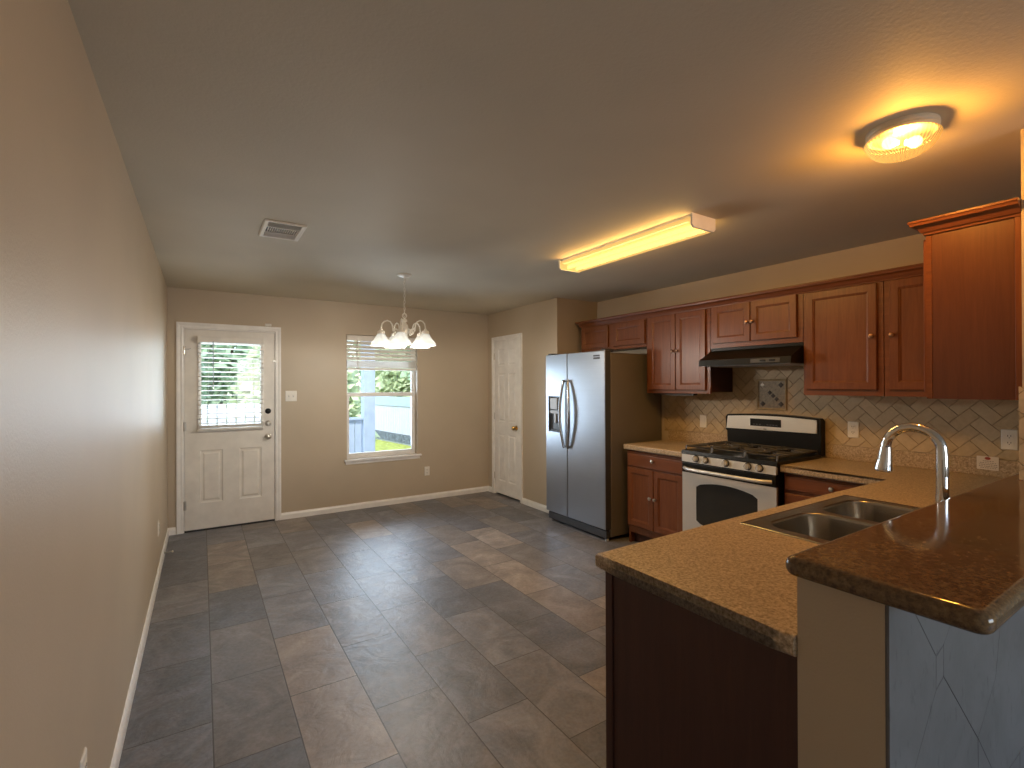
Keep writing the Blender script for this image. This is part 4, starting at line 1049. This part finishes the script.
# ------------------------------------------------------------------ the yard outside
struct(MB().box(-60, 60, 8.4, 90, -.9, -.5).box(-60, 60, D + .15, 8.4, -.9, -.52).build('lawn', 'lawn'))
struct(MB().box(-3, 5, D + .145, 8.4, -.52, -.12).build('patio', 'concrete'))
pp = tag(MB().box(2.09, 2.262, 7.46, 7.63, -.12, 2.9, .006).build('porch_post', 'porch'), 'blue-grey porch post outside the back wall window', 'post')
pw = thing('porch_half_wall', 'blue-grey boarded half wall beside the porch post', 'half wall', (1.4, 7.55, -.12))
m = MB()
for k in range(11): m.box(.92 + .105 * k, .92 + .105 * k + .099, 7.525, 7.55, -.12, .94, .004)
m.build('boards', 'porch', pw)
MB().box(.90, 2.088, 7.49, 7.585, .94, .978, .004).build('cap_rail', 'porch', pw)
def fence(name, label, p, q, z0, z1, wd=.14, cap=False):
    p, q = Vector((*p, 0)), Vector((*q, 0)); L = (q - p).length; t = (q - p).normalized(); nrm = Vector((-t.y, t.x, 0))
    f = thing(name, label, 'fence', ((p.x + q.x) / 2, (p.y + q.y) / 2, z0))
    def slab(m, a, b, d0, d1, c, d):
        lp = [[p + t * u + nrm * v + Vector((0, 0, z)) for u, v in ((a, d0), (b, d0), (b, d1), (a, d1))] for z in (c, d)]
        m.loft(lp, True, True, True)
    m = MB(); u = 0
    while u < L: slab(m, u, min(u + wd - .016, L), 0, .018, z0 + random.uniform(0, .01), z1 + random.uniform(-.015, .015)); u += wd
    m.build('picket', 'fence', f)
    for z in (z0 + .22, (z0 + z1) / 2, z1 - .2):
        m = MB(); slab(m, 0, L, -.045, -.001, z, z + .09); m.build('rail', 'fence', f)
    if cap:
        m = MB(); slab(m, 0, L, .02, .04, z1 - .30, z1 + .02); m.build('top_board', 'porch', f)
        m = MB(); slab(m, 0, L, .02, .04, z0 + .05, z0 + .34); m.build('kick_board', 'kick', f)
    u = .2
    while u < L:
        m = MB(); slab(m, u, u + .075, -.13, -.046, z0, z1 + .05); m.build('fence_post', 'trim', f); u += 2.4
    return f
fence('wooden_fence', 'pale picket fence across the yard seen through the door blind', (1.75, 9.6), (-3.2, 9.6), -.5, 1.16)
fence('wooden_fence', 'pale picket fence along the lawn seen through the window', (6.35, 9.5), (4.75, 23.5), -.5, 1.07, .14, True)
def tree(name, label, x, y, h, r, mat, n=3600, tr=.12, zc=.62):
    t = thing(name, label, 'tree', (x, y, -.5), 'trees beyond the fences')
    rd = random.Random(int(x * 31 + y * 17))
    m = MB(); m.tube([(x, y, -.55), (x + .1, y, h * .3), (x - .05, y + .1, h * .75)], [tr, tr * .8, tr * .35], 8)
    for k in range(5):
        a = rd.uniform(0, 2 * PI); m.tube([(x + .03, y, h * (.3 + .07 * k)), (x + r * .6 * math.cos(a), y + r * .6 * math.sin(a), h * (.5 + .08 * k))], [tr * .4, tr * .15], 6)
    m.build('trunk', 'bark', t, 60)
    m = MB(); blobs = [(rd.uniform(-.55, .55) * r, rd.uniform(-.55, .55) * r, h * zc + rd.uniform(-.36, .36) * h * .9, rd.uniform(.45, .7) * r) for _ in range(10)]
    for k in range(n):
        bx, by_, bz, br_ = rd.choice(blobs); v = Vector((rd.gauss(0, 1), rd.gauss(0, 1), rd.gauss(0, 1))).normalized() * br_ * rd.uniform(.7, 1.05)
        c_ = Vector((x + bx, y + by_, max(.1, bz))) + v; s = rd.uniform(.14, .28)
        a_ = Vector((rd.gauss(0, 1), rd.gauss(0, 1), rd.gauss(0, 1))).normalized(); b_ = a_.orthogonal().normalized()
        m.poly([c_ - a_ * s, c_ - b_ * s * .55, c_ + a_ * s, c_ + b_ * s * .55])
    m.lay = 1; m.build('foliage', mat, t)
TS = [(8.6, 17.0, 6.5, 2.2, 'leaf', 'near green tree behind the lawn fence right of the porch post'), (8.8, 25.0, 7.0, 2.6, 'leaf', 'wide green tree far behind the lawn fence')]
for x, y, h, r, mt, lb in TS: tree('garden_tree', lb, x, y, h, r, mt)
def shrub(label, x, y, r, h, mat, n):
    t = thing('garden_shrub', label, 'shrub', (x, y, -.5), 'shrubs beyond the fences')
    rd = random.Random(int(x * 13 + y * 7)); m = MB()
    for k in range(5): m.tube([(x, y, -.52), (x + rd.uniform(-.4, .4) * r, y + rd.uniform(-.2, .2) * r, h * .6)], [.05, .02], 6)
    m.build('stem', 'bark', t, 60)
    m = MB()
    for k in range(n):
        a, e = rd.uniform(0, 2 * PI), rd.uniform(-.2, 1); q = math.sqrt(max(0, 1 - e * e)) if e > 0 else 1
        d = rd.uniform(.75, 1.05) * (1 + .15 * math.sin(5 * a) )
        c_ = Vector((x + r * q * d * math.cos(a), y + r * .6 * q * d * math.sin(a), -.3 + (h + .3) * (e * d * .5 + .5 * rd.random() * max(e, .1) + .08)))
        s_ = rd.uniform(.10, .22)
        a_ = Vector((rd.gauss(0, 1), rd.gauss(0, 1), rd.gauss(0, 1))).normalized(); b_ = a_.orthogonal().normalized()
        m.poly([c_ - a_ * s_, c_ - b_ * s_ * .55, c_ + a_ * s_, c_ + b_ * s_ * .55])
    m.lay = 1; m.build('foliage', mat, t)
shrub('big pale green shrub right behind the fence at the left of the door glass', -1.45, 11.8, 1.5, 3.4, 'leaf', 4200)
shrub('big yellow-green shrub right behind the fence at the right of the door glass', 1.95, 11.6, 1.4, 3.0, 'leaf2', 4200)
shrub('shrub behind the lawn fence right beside the porch post in the window', 7.5, 20.8, 1.7, 3.3, 'leaf2', 4200)
shrub('tall pale green shrub behind the fence in the middle of the door glass', .3, 14.6, 1.5, 4.2, 'leaf', 4200)
